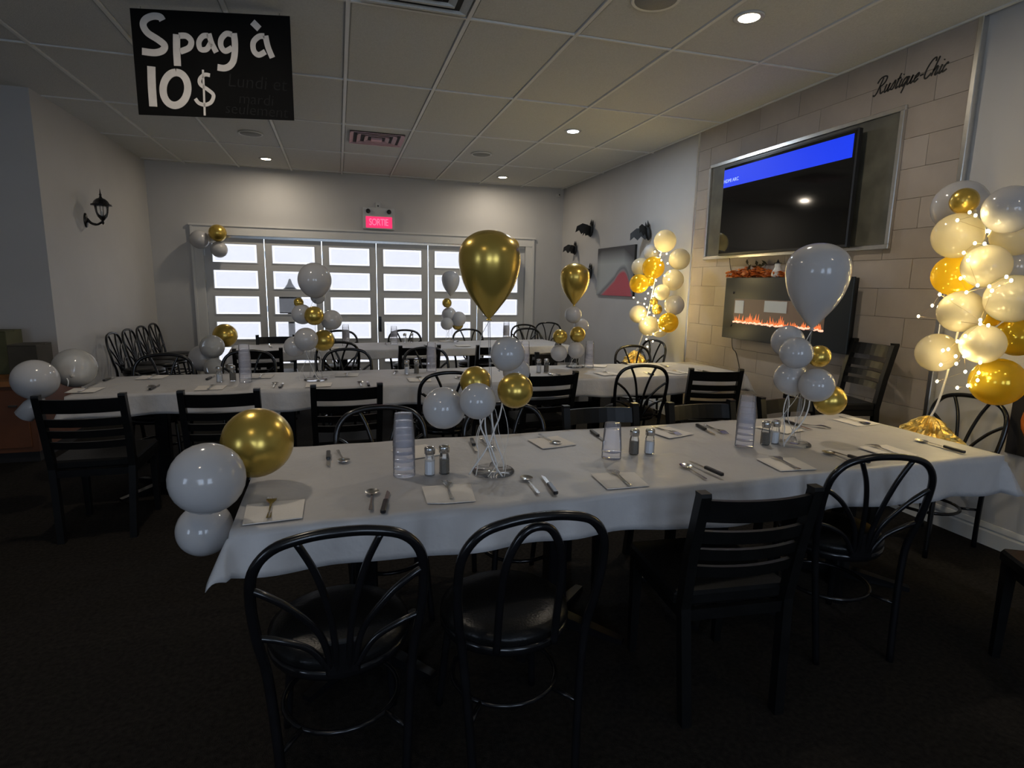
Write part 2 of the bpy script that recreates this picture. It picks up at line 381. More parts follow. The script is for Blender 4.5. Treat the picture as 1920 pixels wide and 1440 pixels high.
for i in range(len(ex) - 1):
    for j in range(len(ey) - 1):
        a, b_, c, d_ = ex[i] + .002, ex[i + 1] - .002, ey[j] + .002, ey[j + 1] - .002
        key = (round(b_ - a, 3), round(d_ - c, 3))
        if key not in tiles:
            sx, sy = key[0] / 2, key[1] / 2
            tiles[key] = MB().box(-sx, sx, -sy, sy, 0.012, 0.04).box(-sx + .02, sx - .02, -sy + .02, sy - .02, 0.004, 0.012).mesh('ceiling_tile', M['ceiling_tile'])
        put('ceiling_tile', tiles[key], cl, ((a + b_) / 2, (c + d_) / 2, HC + random.uniform(-.0015, .002)))

# ---- folding glazed doors
casing = [('trim_1', MB().box(DX0 - .13, DX0, -.028, 0, 0, DZ + .10)), ('trim_2', MB().box(DX1, DX1 + .13, -.028, 0, 0, DZ + .10)), ('trim_3', MB().box(DX0 - .13, DX1 + .13, -.034, 0, DZ - .0, DZ + .12))]
for nme, mb in casing: struct(mb.build(nme, M['trim'], None, (0, YB, 0)))
for nme, x0, x1, z0, z1 in (('trim_4', DX0 - .145, DX0 - .115, 0, DZ + .12), ('trim_5', DX1 + .115, DX1 + .145, 0, DZ + .12)):
    struct(MB().box(x0, x1, -.04, 0, z0, z1).build(nme, M['trim'], None, (0, YB, 0)))
struct(MB().box(DX0 - .16, DX1 + .16, -.05, 0, DZ + .12, DZ + .145).build('trim_6', M['trim'], None, (0, YB, 0)))
struct(MB().box(DX0, DX1, .03, .09, DZ - .035, DZ).build('door_track', M['chrome_strip'], None, (0, YB, 0)))
LW = (DX1 - DX0) / 6
rows = [(1.72, 1.98), (1.345, 1.605), (0.97, 1.23), (0.595, 0.855), (0.22, 0.48)]
pane_me = None
for k in range(6):
    x0, x1 = DX0 + k * LW, DX0 + (k + 1) * LW
    gl, gr = (.003 if k in (0, 3) else .0045), (.003 if k in (2, 5) else .0045)
    dr = struct(empty('door_%d' % (k + 1), (x0, YB + .04, 0)))
    dr['label'] = 'grey painted folding glazed door leaf, number %d from the left' % (k + 1)
    a, b_ = gl, LW - gr; pa, pb = .105, LW - .105
    y0, y1 = 0, .042
    fr = MB().box(a, pa, y0, y1, .015, DZ - .035).box(pb, b_, y0, y1, .015, DZ - .035)
    zs = [DZ - .035] + [z for r in rows for z in (r[1], r[0])] + [.015]
    for i in range(0, len(zs), 2): fr.box(pa, pb, y0, y1, zs[i + 1], zs[i])
    for (z0, z1) in rows:       # glazing beads
        fr.box(pa, pb, y0 - .006, y0, z0 - .014, z0).box(pa, pb, y0 - .006, y0, z1, z1 + .014).box(pa - .014, pa, y0 - .006, y0, z0 - .014, z1 + .014).box(pb, pb + .014, y0 - .006, y0, z0 - .014, z1 + .014)
    fr.build('door_frame', M['door'], dr)
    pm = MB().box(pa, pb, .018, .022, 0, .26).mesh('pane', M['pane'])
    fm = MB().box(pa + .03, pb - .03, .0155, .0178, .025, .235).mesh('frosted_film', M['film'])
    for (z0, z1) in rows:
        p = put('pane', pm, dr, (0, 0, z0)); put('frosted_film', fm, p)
    if k == 3:
        hb = MB().box(.03, .055, -.03, -.006, .74, .90, .004); hb.box(.02, .06, -.008, 0, .70, .94); hb.build('door_handle', M['black_metal'], dr)
    for hz in (.3, 1.05, 1.85):
        if k not in (3,): MB().box(gl - .003, gl + .012, -.008, 0, hz - .045, hz + .045).build('hinge', M['chrome_strip'], dr)
# lantern standing outside behind the second leaf
lt = empty('outdoor_lantern', (-0.73, YB + 0.55, 0), 0, 'dark post lantern seen blurred outside through the second door leaf', 'lantern')
MB().box(-.16, .16, -.12, .12, .96, 1.24).build('lantern_body', M['black_wood'], lt)
MB().tube([(0, 0, 0), (0, 0, .96)], .05, 10).build('post', M['black_wood'], lt)
MB().lathe([(.19, 1.24), (.17, 1.29), (.08, 1.36), (.04, 1.42), (.012, 1.50)], 12).build('lantern_roof', M['black_wood'], lt)

# ================================================================== RIGHT WALL: stone panel, screens
PT = 0.035                                    # panel thickness
PY0, PY1 = 2.72, 5.46
sp_ = struct(MB().box(XR - PT + .006, XR, PY0, PY1, .14, HC - .005).build('wall_panel_right', M['grout']))
sp_['label'] = 'taupe stone-look wall panel behind the television'
rows_n = 15; rh = (HC - .005 - .14) / rows_n
cache = {}
for r in range(rows_n):
    off = (r % 2) * .23; y = PY0 - off
    while y < PY1:
        a, b_ = max(y, PY0), min(y + .46, PY1); y += .46
        if b_ - a < .03: continue
        cm = random.choice(('stone', 'stone', 'stone_b', 'stone_c')); key = (round(b_ - a, 3), cm)
        if key not in cache:
            L = b_ - a
            cache[key] = MB().box(-.006, .006, .0012, L - .0012, .001, rh - .001, .0016).mesh('stone', M[cm])
        put('stone', cache[key], sp_, (XR - PT + random.uniform(-.001, .001), a, .14 + r * rh))
for i, y in enumerate((PY0, PY1)):
    struct(MB().box(XR - PT - .012, XR, y - .016, y + .016, .14, HC - .002, .004).build('trim_%d' % (7 + i), M['chrome_strip']))
XP = XR - PT - .006                            # face of the stones
# framed marble panel behind the television
fy0, fy1, fz0, fz1 = 3.12, 5.22, 1.76, 2.68
fr = empty('panel_frame', (XP, 0, 0), 0, 'large aluminium frame around dark marble slab behind the television', 'wall frame')
fw = .032
MB().box(-.02, 0, fy0, fy1, fz1 - fw, fz1, .004).build('frame_rail', M['chrome_strip'], fr)
MB().box(-.03, 0, fy0, fy1, fz0, fz0 + fw, .004).build('frame_rail', M['chrome_strip'], fr)
MB().box(-.03, 0, fy0, fy0 + fw, fz0 + fw, fz1 - fw, .004).build('frame_stile', M['chrome_strip'], fr)
MB().box(-.03, 0, fy1 - fw, fy1, fz0 + fw, fz1 - fw, .004).build('frame_stile', M['chrome_strip'], fr)
MB().box(-.008, 0, fy0 + fw, fy1 - fw, fz0 + fw, fz1 - fw).build('marble_slab', M['marble'], fr)
# television, leaning slightly forward on its bracket
TX = XP - .10
def tvp(px, py): return at_x(px, py, TX)
a, b_, c_, d_ = tvp(1357, 313), tvp(1606, 240), tvp(1590, 466), tvp(1347, 478)
ty0, ty1 = (b_.y + c_.y) / 2, (a.y + d_.y) / 2; tz0, tz1 = (c_.z + d_.z) / 2, (a.z + b_.z) / 2
tv = empty('television', (TX, (ty0 + ty1) / 2, (tz0 + tz1) / 2), 0, 'large black flat television with a blue bar across its screen', 'television')
hw, hh = (ty1 - ty0) / 2, (tz1 - tz0) / 2
MB().box(0, .045, -hw, hw, -hh, hh, .008).build('television_body', M['black_plastic'], tv)
MB().box(-.002, .001, -hw + .012, hw - .012, -hh + .022, hh - .012).build('screen', M['screen'], tv)
ba, bb = at_x(1357, 318, TX), at_x(1357, 350, TX)
bz1, bz0 = hh - .035, hh - .035 - (ba.z - bb.z) * 1.02
MB().box(-.0035, -.002, -hw + .03, hw - .012, bz0, bz1).build('screen_bar', M['blue'], tv, )
put('screen_text', text_mesh('HDMI ARC', .045, M['tv_text'], ext=.0004), tv, (-.004, hw - .12, bz0 + .055), (pi / 2, 0, -pi / 2))
MB().box(-.004, -.001, -hw + .28, -hw + .285, -hh + .008, -hh + .013).build('power_light', M['led_green'], tv)
MB().box(.045, .098, -.2, .2, -.15, .15).build('bracket', M['black_metal'], tv)
# small boxes and cables on the lower frame rail
for i, (px, wd, mm, lab) in enumerate(((1376, .16, 'plastic_white', 'small pale set-top box on lower frame rail, left of the pair'), (1452, .20, 'plastic_white', 'longer pale soundbar-like box on lower frame rail under television'))):
    p = at_x(px, 478, XP - .02)
    bx = empty('media_box', (XP - .004, p.y, fz0 + fw + .001), 0, lab, 'media box')
    MB().box(-.055, 0, -wd / 2, wd / 2, .0, .034, .005).build('case', M[mm], bx); MB().box(-.057, -.055, -wd / 2 + .02, -wd / 2 + .05, .01, .02).build('button', M['black_plastic'], bx)
# wall lettering
pt = at_x(1706, 148, XP)
lo = empty('wall_lettering', (XP - .0015, pt.y, pt.z - .03), -pi / 2, 'black script lettering reading Rustique-Chic above the television frame', 'lettering')
SCRIPT = {'R': (1.25, [[(-.55, 1.5), (-.3, 2.0), (.3, 2.15), (.8, 1.95), (.8, 1.4), (.45, 1.05), (.05, 1.0)], [(.2, 2.0), (.1, 1.2), (0, .3), (-.25, -.05), (-.55, .1)], [(.15, 1.0), (.45, .5), (.75, .02), (1.1, .2)]]),
          'u': (1.0, [[(0, 1), (.0, .3), (.2, 0), (.48, .3), (.55, 1)], [(.55, 1), (.55, .25), (.72, 0), (.95, .25)]]),
          's': (.68, [[(-.05, .15), (.3, 1.1), (.5, .55), (.4, .08), (.05, .1)]]),
          't': (.6, [[(.22, 1.75), (.15, .35), (.3, 0), (.55, .2)], [(-.05, 1.12), (.5, 1.18)]]),
          'i': (.5, [[(.1, 1), (.1, .28), (.25, 0), (.48, .25)], [(.13, 1.4), (.15, 1.52)]]),
          'q': (.75, [[(.52, .85), (.25, 1.0), (0, .5), (.2, 0), (.5, .45)], [(.56, 1.05), (.52, 0), (.44, -.85)]]),
          'e': (.7, [[(0, .42), (.45, .65), (.38, .98), (.1, .75), (.08, .2), (.3, 0), (.62, .3)]]),
          '-': (.75, [[(.05, .55), (.55, .6)]]),
          'C': (1.15, [[(.95, 1.65), (.75, 2.1), (.3, 1.9), (0, 1.0), (.12, .2), (.5, -.05), (.98, .4)]]),
          'h': (.9, [[(.1, 2.1), (.05, 1.0), (.02, 0)], [(.04, .55), (.35, 1.0), (.5, .75), (.46, .2), (.6, 0), (.85, .25)]]),
          'c': (.7, [[(.5, .8), (.3, 1.0), (.02, .55), (.15, .05), (.6, .25)]])}
word = 'Rustique-Chic'; tot = sum(SCRIPT[c][0] for c in word); cx_ = 0; us_ = .49 / tot
for ch_ in word:
    mb = MB()
    for st in SCRIPT[ch_][1]: mb.ribbon([((cx_ + x - tot / 2 + .42 * y) * us_, y * us_ * 1.05) for x, y in st], .20 * us_)
    mb.build('letter', M['ink'], lo); cx_ += SCRIPT[ch_][0]

# electric fireplace
FX = XP - .10
fa, fb, fc = at_x(1362, 521, FX), at_x(1352, 635, FX), at_x(1586, 660, FX)
y1, y0, z1, z0 = (fa.y + fb.y) / 2, fc.y, fa.z, (fb.z + fc.z) / 2
fp = empty('electric_fireplace', (FX, (y0 + y1) / 2, z0), 0, 'black wall mounted electric fireplace with orange flames under the television', 'fireplace')
hw, hh = (y1 - y0) / 2, z1 - z0
MB().box(.02, .099, -hw + .05, hw - .05, .03, hh - .005).build('firebox', M['black_plastic'], fp)
MB().box(0, .02, -hw, hw, 0, hh, .004).build('glass_front', M['fire_black'], fp)
wa, wb_ = at_x(1378, 560, FX), at_x(1544, 618, FX)
wy1, wy0 = wa.y - fp.location.y, wb_.y - fp.location.y
fz_t, fz_b = wa.z - z0, at_x(1378, 604, FX).z - z0
gl = MB().box(-.0015, 0, wy0, wy1, fz_b - .006, fz_t).build('flame_window', M['fire_glow'], fp)
random.seed(11)
for k in range(60):
    t = k / 59; yy = wy1 - (wy1 - wy0) * (0.03 + .94 * t); hgt = random.uniform(.02, .075) * (1.25 if (t < .32 or .45 < t < .6) else .8); wd = random.uniform(.007, .014)
    MB().prism([(yy - wd, fz_b), (yy + wd, fz_b), (yy + wd * .8, fz_b + hgt * .45), (yy + random.uniform(-.008, .008), fz_b + hgt), (yy - wd * .8, fz_b + hgt * .4)], -.003, -.0018, Matrix(((0, 0, 1, 0), (1, 0, 0, 0), (0, 1, 0, 0), (0, 0, 0, 1)))).build('flame', M['flame'], fp)
em = MB()
for k in range(70):
    yy = wy1 - (wy1 - wy0) * (k + .5) / 70; r = random.uniform(.006, .013); em.sphere((-.004, yy, fz_b + random.uniform(-.002, .01)), r, 6, 4, (.5, 1, .8))
struct(em.build('ember_bed', M['ember'], fp), 'stuff')
for (pxa, pya, pxb, pyb) in ((1379, 563, 1393, 588), (1434, 564, 1474, 588)):
    p0, p1 = at_x(pxa, pya, FX - .005), at_x(pxb, pyb, FX - .005)
    MB().box(-.006, -.004, p1.y - fp.location.y, p0.y - fp.location.y, p1.z - z0, p0.z - z0).build('paper_notice', M['paper'], fp)
for (px, py) in ((1376, 549), (1371, 610)):
    p = at_x(px, py, FX); MB().sphere((-.002, p.y - fp.location.y, p.z - z0), .012, 8, 6, (.4, 1, 1)).build('screw', M['black_metal'], fp)

# autumn garland, pumpkins and a ghost on the fireplace
def on_fp(px): return at_x(px, 520, FX + .05).y
gtop = z1 + .001
random.seed(5)
gd = MB()
for k in range(620):
    t = random.random(); y = on_fp(1368) + (on_fp(1500) - on_fp(1368)) * t
    hmax = .05 + .05 * max(0, 1 - abs(t - .33) / .3)
    p = Vector((FX + random.uniform(.01, .085), y, gtop + .006 + random.random() ** 1.5 * hmax)); s_ = random.uniform(.014, .026)
    R = Matrix.Translation(p) @ Matrix.Rotation(random.random() * 6.28, 4, 'Z') @ Matrix.Rotation(random.uniform(-1.4, 1.4), 4, 'X')
    gd.prism([(-s_, 0), (-s_ * .3, -s_ * .55), (s_ * 1.1, 0), (-s_ * .3, s_ * .55)], 0, .0015, R)
tag(gd.build('leaf_garland', M['leaf'], None), 'orange autumn leaf garland lying along the fireplace top', 'garland', kind='stuff')
tw = empty('twig_spray', (FX + .06, on_fp(1412), gtop), 0, 'dark leafy twigs sticking up behind the orange garland', 'twigs')
for k in range(7):
    e = Vector((random.uniform(-.03, .02), random.uniform(-.12, .12), random.uniform(.07, .15)))
    MB().tube(catmull([(0, e.y * .2, 0), (e.x * .4, e.y * .6, e.z * .6), tuple(e)], 4), .0025, 5).build('twig', M['leaf_dark'], tw)
    MB().prism([(-.03, 0), (0, -.014), (.035, 0), (0, .014)], 0, .002, Matrix.Translation(e) @ Matrix.Rotation(random.random() * 3, 4, 'X') @ Matrix.Rotation(random.random() * 6, 4, 'Z')).build('leaf', M['leaf_dark'], tw)
def pumpkin(name, loc, r, label, m='pumpkin'):
    o = empty(name, loc, 0, label, 'pumpkin')
    vs = []; fs = []; n, mm = 32, 12
    for i in range(mm + 1):
        a = pi * i / mm
        for k in range(n):
            b = 2 * pi * k / n; rr = r * (1 - .10 * abs(cos(4 * b)) ** .5 * sin(a)) * (1.0)
            vs.append((max(1e-5, rr * sin(a)) * cos(b), max(1e-5, rr * sin(a)) * sin(b), r * .8 - rr * .8 * cos(a) * (1 - .18 * (cos(a) ** 8))))
    for i in range(mm):
        for k in range(n): fs.append((i * n + k, i * n + (k + 1) % n, (i + 1) * n + (k + 1) % n, (i + 1) * n + k))
    MB().add(vs, fs, True).build('pumpkin_body', M[m], o)
    MB().tube([(0, 0, r * 1.3), (.002, .003, r * 1.6), (r * .2, .004, r * 1.9)], [r * .16, r * .12, r * .1], 7).build('stem', M['leaf_dark'], o)
    return o
pumpkin('pumpkin', (FX + .05, on_fp(1400), gtop), .045, 'orange pumpkin in the garland at left end of the fireplace top')
pumpkin('pumpkin', (FX + .05, on_fp(1441), gtop), .034, 'small orange pumpkin right beside the white ghost')
gh = empty('ghost_figurine', (FX + .05, on_fp(1456), gtop), 0, 'white ghost figurine with dark hat on the fireplace', 'figurine')
MB().lathe([(.042, 0), (.046, .02), (.04, .05), (.026, .075), (.022, .09), (.024, .105), (.016, .12), (.001, .126)], 14).build('ghost_body', M['ghost'], gh)
MB().lathe([(.03, .118), (.03, .121), (.014, .123), (.001, .150)], 10).build('hat', M['bat'], gh)
# cable hanging down the panel
cb = MB().tube(catmull([at_x(1368, 484, XP - .03), at_x(1370, 505, XP - .008), at_x(1376, 522, XP - .006), at_x(1372, 640, XP - .006), at_x(1380, 662, XP - .006), at_x(1387, 695, XP - .006), at_x(1390, 730, XP - .006)], 5), .0035, 6)
tag(cb.build('power_cable', M['black_plastic']), 'thin black cable running down the panel behind the fireplace', 'cable')

# painting, bats
pa, pb = at_x(1122, 467, XR - .03), at_x(1186, 556, XR - .03)
pc = empty('canvas_painting', (XR - .001, (pa.y + pb.y) / 2, (pa.z + pb.z) / 2), 0, 'canvas with a red hill on blurry grey, near the balloon column', 'painting')
hw, hh = (pa.y - pb.y) / 2, (pa.z - pb.z) / 2
MB().box(-.032, -.002, -hw, hw, -hh, hh).build('canvas', M['abstract'], pc)
MB().box(-.03, 0, -hw - .002, hw + .002, -hh - .002, hh + .002, .002).build('stretcher', M['bat'], pc)
def bat(px, py, size, roll, fold, label):
    p = at_x(px, py, XR - .03)
    o = empty('paper_bat', (XR - .012, p.y, p.z), 0, label, 'bat decoration', 'paper bats on the right wall')
    o.rotation_euler = (roll, 0, 0)
    s = size
    MB().sphere((-.018, 0, 0), s * .13, 10, 7, (.6, 1, 1.9)).build('bat_body', M['bat'], o)
    MB().lathe([(s * .05, 0), (s * .03, s * .1), (.0005, s * .2)], 6, mtx=Matrix.Translation((-.02, s * .07, s * .2))).build('ear', M['bat'], o)
    MB().lathe([(s * .05, 0), (s * .03, s * .1), (.0005, s * .2)], 6, mtx=Matrix.Translation((-.02, -s * .07, s * .2))).build('ear', M['bat'], o)
    for sd in (1, -1):
        out = [(0, .16), (.30, .30), (.62, .34), (.95, .12), (1.0, -.25), (.78, -.10), (.62, -.30), (.42, -.12), (.24, -.34), (.08, -.16), (0, -.12)]
        pts = [(y * s * .62, z * s * .62) for y, z in out]
        mt = Matrix(((0, 0, 1, -.012), (sd, 0, 0, 0), (0, 1, 0, 0), (0, 0, 0, 1)))
        wm = MB().prism(pts, -.0015, .0015, Matrix.Rotation(sd * fold, 4, 'Z') @ mt)
        wm.build('wing', M['bat'], o)
    return o
bat(1108, 432, .40, .25, .9, 'black card bat uppermost on wall, wings spread, left of the other high one')
bat(1215, 437, .38, -.3, 1.0, 'black card bat just above left of the lit balloon column')
bat(1078, 468, .34, .1, .9, 'black card bat low and nearest the back corner')
bat(1106, 512, .38, .2, .8, 'black card bat half hidden behind a gold teardrop balloon')

# halloween panel by the right edge
hp = empty('pumpkin_sign', (XR - .001, 2.10, .60), 0, 'dark wall panel with a big orange pumpkin at the right edge', 'wall sign')
MB().box(-.02, 0, -.24, .15, -.02, .40, .004).build('board', M['dark'], hp)
MB().sphere((-.02, -.06, .18), .155, 20, 10, (.12, 1, .95)).build('pumpkin_relief', M['pumpkin'], hp)

# ================================================================== LEFT SIDE
lp = at_x(160, 413, XL)
ln = empty('wall_lantern', (XL, lp.y, lp.z), 0, 'black carriage lantern with glass cage on the left wall', 'wall lamp')
MB().lathe([(.055, 0), (.055, .012), (.035, .02), (.015, .03)], 14, mtx=Matrix.Rotation(pi / 2, 4, 'Y')).build('back_plate', M['black_metal'], ln).scale = (1, 1, 1.6)
MB().tube(catmull([(.02, 0, .02), (.06, 0, -.03), (.12, 0, -.045), (.17, 0, -.02), (.19, 0, .0)], 5), [.016] * 10 + [.013] * 11, 8).build('arm', M['black_metal'], ln)
lx = .19
MB().lathe([(.004, -.075), (.016, -.055), (.012, -.03), (.03, -.01), (.052, .02), (.05, .03)], 12, mtx=Matrix.Translation((lx, 0, .03))).build('cage_base', M['black_metal'], ln)
MB().lathe([(.046, .055), (.062, .10), (.074, .19)], 12, mtx=Matrix.Translation((lx, 0, 0))).build('lamp_glass', M['glass'], ln)
for k in range(6):
    a = k * pi / 3; MB().tube([(lx + .05 * cos(a), .05 * sin(a), .05), (lx + .066 * cos(a), .066 * sin(a), .10), (lx + .08 * cos(a), .08 * sin(a), .195)], .004, 5).build('cage_rib', M['black_metal'], ln)
MB().lathe([(.118, .182), (.112, .20), (.092, .205), (.078, .235), (.05, .262), (.02, .275), (.011, .30), (.016, .312), (.008, .33), (.002, .385)], 12, mtx=Matrix.Translation((lx, 0, 0))).build('lamp_roof', M['black_metal'], ln)
MB().tube([(lx, 0, .05), (lx, 0, .12)], .012, 8).build('candle', M['ghost'], ln)

ln.scale = (.82, .82, .84)
# orange wooden counter and clutter
ctop = at_y(20, 716, 5.3).z
ct = empty('counter', (-3.44, 5.75, 0), 0, 'orange-brown wooden counter against the jog in the left wall', 'counter')
MB().box(-1.45, 1.12, -.42, .46, .09, ctop - .04).build('counter_body', M['orange_wood'], ct)
MB().box(-1.45, 1.10, -.38, .46, 0.0, .09).build('toe_kick', M['dark'], ct)
MB().box(-1.48, 1.15, -.46, .47, ctop - .04, ctop, .006).build('countertop', M['orange_top'], ct)
for k in range(4):
    d = MB().box(-1.42 + k * .64, -.84 + k * .64, -.438, -.42, .13, ctop - .07, .004).build('cabinet_door', M['orange_wood'], ct)
    MB().box(-.96 + k * .64, -.90 + k * .64, -.455, -.438, ctop - .20, ctop - .185, .003).build('handle', M['steel'], d)
def carton(name, px0, px1, pyt, y, mm, label, flap=True):
    p0, p1 = at_y(px0, pyt, y), at_y(px1, pyt, y); wd = p1.x - p0.x; hgt = p0.z - ctop
    o = empty(name, ((p0.x + p1.x) / 2, y + .13, ctop), 0, label, 'box')
    MB().box(-wd / 2, wd / 2, -.13, .13, 0, hgt, .004).build('carton_body', M[mm], o)
    MB().box(-wd / 2, wd / 2, -.133, .0, hgt, hgt + .012, .003).build('flap', M[mm], o); MB().box(-wd * .5, wd * .5, .01, .13, hgt, hgt + .009, .003).build('flap', M[mm], o)
carton('carton', 12, 68, 650, 5.42, 'brown_box', 'brown carton with open flaps on the wooden counter')
carton('carton', -70, 10, 624, 5.72, 'olive_box', 'olive green carton behind at left on the counter')

# ================================================================== CEILING FITTINGS, SIGNS
LAMPS = [(2.37, 3.17, 0, 'warm downlight nearest the camera at upper right'), (2.38, 5.89, 1, 'cool white downlight in the middle of the ceiling'), (2.40, 8.66, 0, 'warm downlight near the back wall, right of the exit sign'),
         (-0.86, 8.60, 0, 'warm downlight near the back wall, left of the exit sign')]
HID = [(-0.86, 3.17, 0, 'warm downlight above and left of the camera, out of frame'), (-0.86, 0.2, 0, 'warm downlight behind the camera at left'), (2.37, 0.3, 0, 'warm downlight behind the camera at right')]
lens_me = {}
for (x, y, cool, lab) in LAMPS + HID:
    if lab is None: lab = 'warm downlight out of frame'
    o = empty('downlight', (x, y, HC - .002), 0, lab, 'downlight', 'recessed ceiling downlights')
    ring = MB().lathe([(.062, -.002), (.074, -.006), (.088, -.003), (.088, .006), (.062, .006)], 28); ring.build('trim_ring', M['plastic_white'], o)
    MB().lathe([(.001, -.004), (.060, -.003), (.062, .004)], 24).build('lens', M['cool_lens' if cool else 'warm_lens'], o)
    l = bpy.data.lights.new('downlight_beam', 'AREA'); l.shape = 'DISK'; l.size = .115; l.energy = 8.5 if y > 1 else 2.5
    if cool: l.energy = 14
    l.color = (0.72, 0.84, 1.0) if cool else (1.0, 0.87, 0.70)
    lo = bpy.data.objects.new('downlight_beam', l); C.objects.link(lo); lo.parent = o; lo.location = (0, 0, -.03)
for (px, py, r, lab) in ((903, 289, .12, 'round speaker in the ceiling between the two far downlights'), (470, 250, .12, 'round flush speaker in the ceiling below the hanging sign'), (1230, -2, .13, 'round speaker in the ceiling cut by the top edge')):
    p = at_z(px, py, HC)
    o = empty('ceiling_speaker', (p.x, p.y, HC - .002), 0, lab, 'speaker', 'flush ceiling speakers')
    MB().lathe([(r * .92, -.004), (r, -.010), (r * 1.06, -.005), (r * 1.06, .004), (r * .92, .004)], 30).build('rim', M['grid'], o)
    MB().lathe([(.001, -.007), (r * .9, -.006), (r * .93, .002)], 30).build('grille', M['speaker'], o)
def vent(x, y, sx, sy, label, edge):
    o = empty('ceiling_vent', (x, y, HC - .004), 0, label, 'vent')
    MB().box(-sx, sx, -sy, sy, -.002, .006).build('backing', M['dark'], o)
    for i in range(3):
        a, b_ = sx * (1 - .27 * i), sy * (1 - .27 * i); z = -.03 - .004 * i; t_ = .045
        for (x0, x1, y0, y1, zl) in ((-a, a, -b_, -b_ + .008, -.007), (-a, a, b_ - .02, b_, -.020)):
            MB().box(x0, x1, y0, y1, zl, 0.002).build('louvre', M[edge], o)
        for sd in (-1, 1):
            x0 = sd * a
            MB().add([(x0, -b_, -.020), (x0, b_, -.020), (x0 - sd * t_, b_, .0), (x0 - sd * t_, -b_, .0), (x0, -b_, -.016), (x0, b_, -.016), (x0 - sd * t_, b_, .003), (x0 - sd * t_, -b_, .003)], [(0, 1, 2, 3), (7, 6, 5, 4), (0, 4, 5, 1), (2, 6, 7, 3)]).build('louvre', M[edge], o)
    MB().box(-sx * .2, sx * .2, -sy * .2, sy * .2, -.024, 0).build('centre_plate', M[edge], o)
vent(.46, 6.94, .29, .25, 'square ceiling air diffuser with pinkish louvres and dark gaps', 'pink_edge')
vent(.47, 3.36, .30, .30, 'square grey ceiling air diffuser cut by the top edge', 'ceiling_tile')

# hanging board, hooked to the ceiling grid
tl, tr = at_z(243, 15, HC - .012), at_z(543, 30, HC - .012)
dirv = (tr - tl); Wd = dirv.length; yaw = math.atan2(dirv.y, dirv.x)
bl = at_y(263, 215, tl.y); Hb = tl.z - bl.z
bd = empty('hanging_sign', tuple(tl), yaw, 'black hanging board with big white writing, Spag at 10 dollars', 'sign')
MB().box(0, Wd, 0, .006, -Hb, 0).build('board', M['board'], bd)
for xx in (.06, Wd - .06): MB().tube([(xx, .003, -.01), (xx, .003, .012)], .003, 6).build('hook', M['chrome_strip'], bd)
def UV(x, y):
    vv = (y - 88 - (x - 65) * .042) / 1125; uu = (x - 65 - vv * 125) / 1690
    return (uu * Wd, -vv * Hb)
k_ = Wd / 1690
def strokes(name, lst, m=M['chalk']):
    mb = MB()
    for pts, w_ in lst: mb.ribbon([UV(*p) for p in pts], w_ * k_)
    mb.build(name, m, bd)
strokes('letter', [([(412, 215), (385, 180), (310, 172), (235, 205), (212, 265), (260, 345), (370, 415), (442, 475), (425, 530), (340, 555), (208, 540)], 72)])
strokes('letter', [([(565, 360), (572, 520), (588, 695)], 76), ([(590, 375), (670, 378), (722, 430), (705, 500), (610, 542)], 62)])
strokes('letter', [([(900, 372), (845, 378), (805, 440), (825, 515), (890, 515), (930, 450)], 56), ([(905, 350), (940, 450), (995, 550)], 58)])
strokes('letter', [([(1150, 360), (1090, 352), (1040, 410), (1042, 485), (1090, 535), (1160, 500)], 58), ([(1170, 345), (1190, 470), (1186, 620), (1150, 690), (1090, 718), (1015, 708)], 68)])
strokes('letter', [([(1500, 375), (1440, 380), (1385, 440), (1395, 530), (1450, 575), (1520, 540)], 58), ([(1510, 370), (1545, 490), (1600, 605)], 62), ([(1362, 225), (1440, 298)], 70)])
strokes('numeral', [([(310, 700), (322, 900), (345, 1132)], 86)])
n0 = [(575 + 132 * sin(a), 942 - 178 * cos(a)) for a in [i * 2 * pi / 20 for i in range(21)]]
strokes('numeral', [(n0, 78)])
strokes('dollar_mark', [([(938, 795), (880, 788), (832, 835), (842, 895), (930, 955), (986, 1010), (965, 1085), (900, 1115), (832, 1095), (792, 1048)], 40), ([(860, 735), (882, 980), (902, 1232)], 22)])
for i, (s_, x, y, sz) in enumerate((('Lundi et', 1450, 880, .10), ('mardi', 1450, 1062, .085), ('seulement', 1460, 1182, .085))):
    u_, v_ = UV(x, y); put('small_lettering', text_mesh(s_, sz * Wd / .86, M['chalk_dim'], shear=.1, ext=.0006, offset=-.0008), bd, (u_, -.001, v_), (pi / 2, .04, 0))

# exit sign
es = empty('exit_sign', (.625, YB, 2.27), 0, 'white exit sign box with red SORTIE panel over the doors', 'exit sign')
MB().box(-.235, .235, -.06, 0, 0, .32, .006).build('housing', M['plastic_white'], es)
MB().box(-.19, .20, -.064, -.06, .02, .185).build('red_panel', M['exit_red'], es)
put('lettering', text_mesh('SORTIE', .135, M['exit_pink'], ext=.0008, spacing=.9, offset=.001), es, (0.0, -.0655, .10), (pi / 2, 0, 0)).scale = (.72, 1.05, 1)
for sx in (-.155, .155):
    h_ = MB().lathe([(.012, -.01), (.03, 0), (.034, .03), (.03, .034), (.001, .035)], 14, mtx=Matrix.Translation((sx, -.062, .26)) @ Matrix.Rotation(pi / 2, 4, 'X')).build('lamp_head', M['black_plastic'], es)
MB().box(-.04, .03, -.05, 0, .32, .40, .004).build('junction_box', M['plastic_white'], es)
MB().sphere((-.005, -.052, .345), .012, 8, 6).build('screw', M['black_plastic'], es)
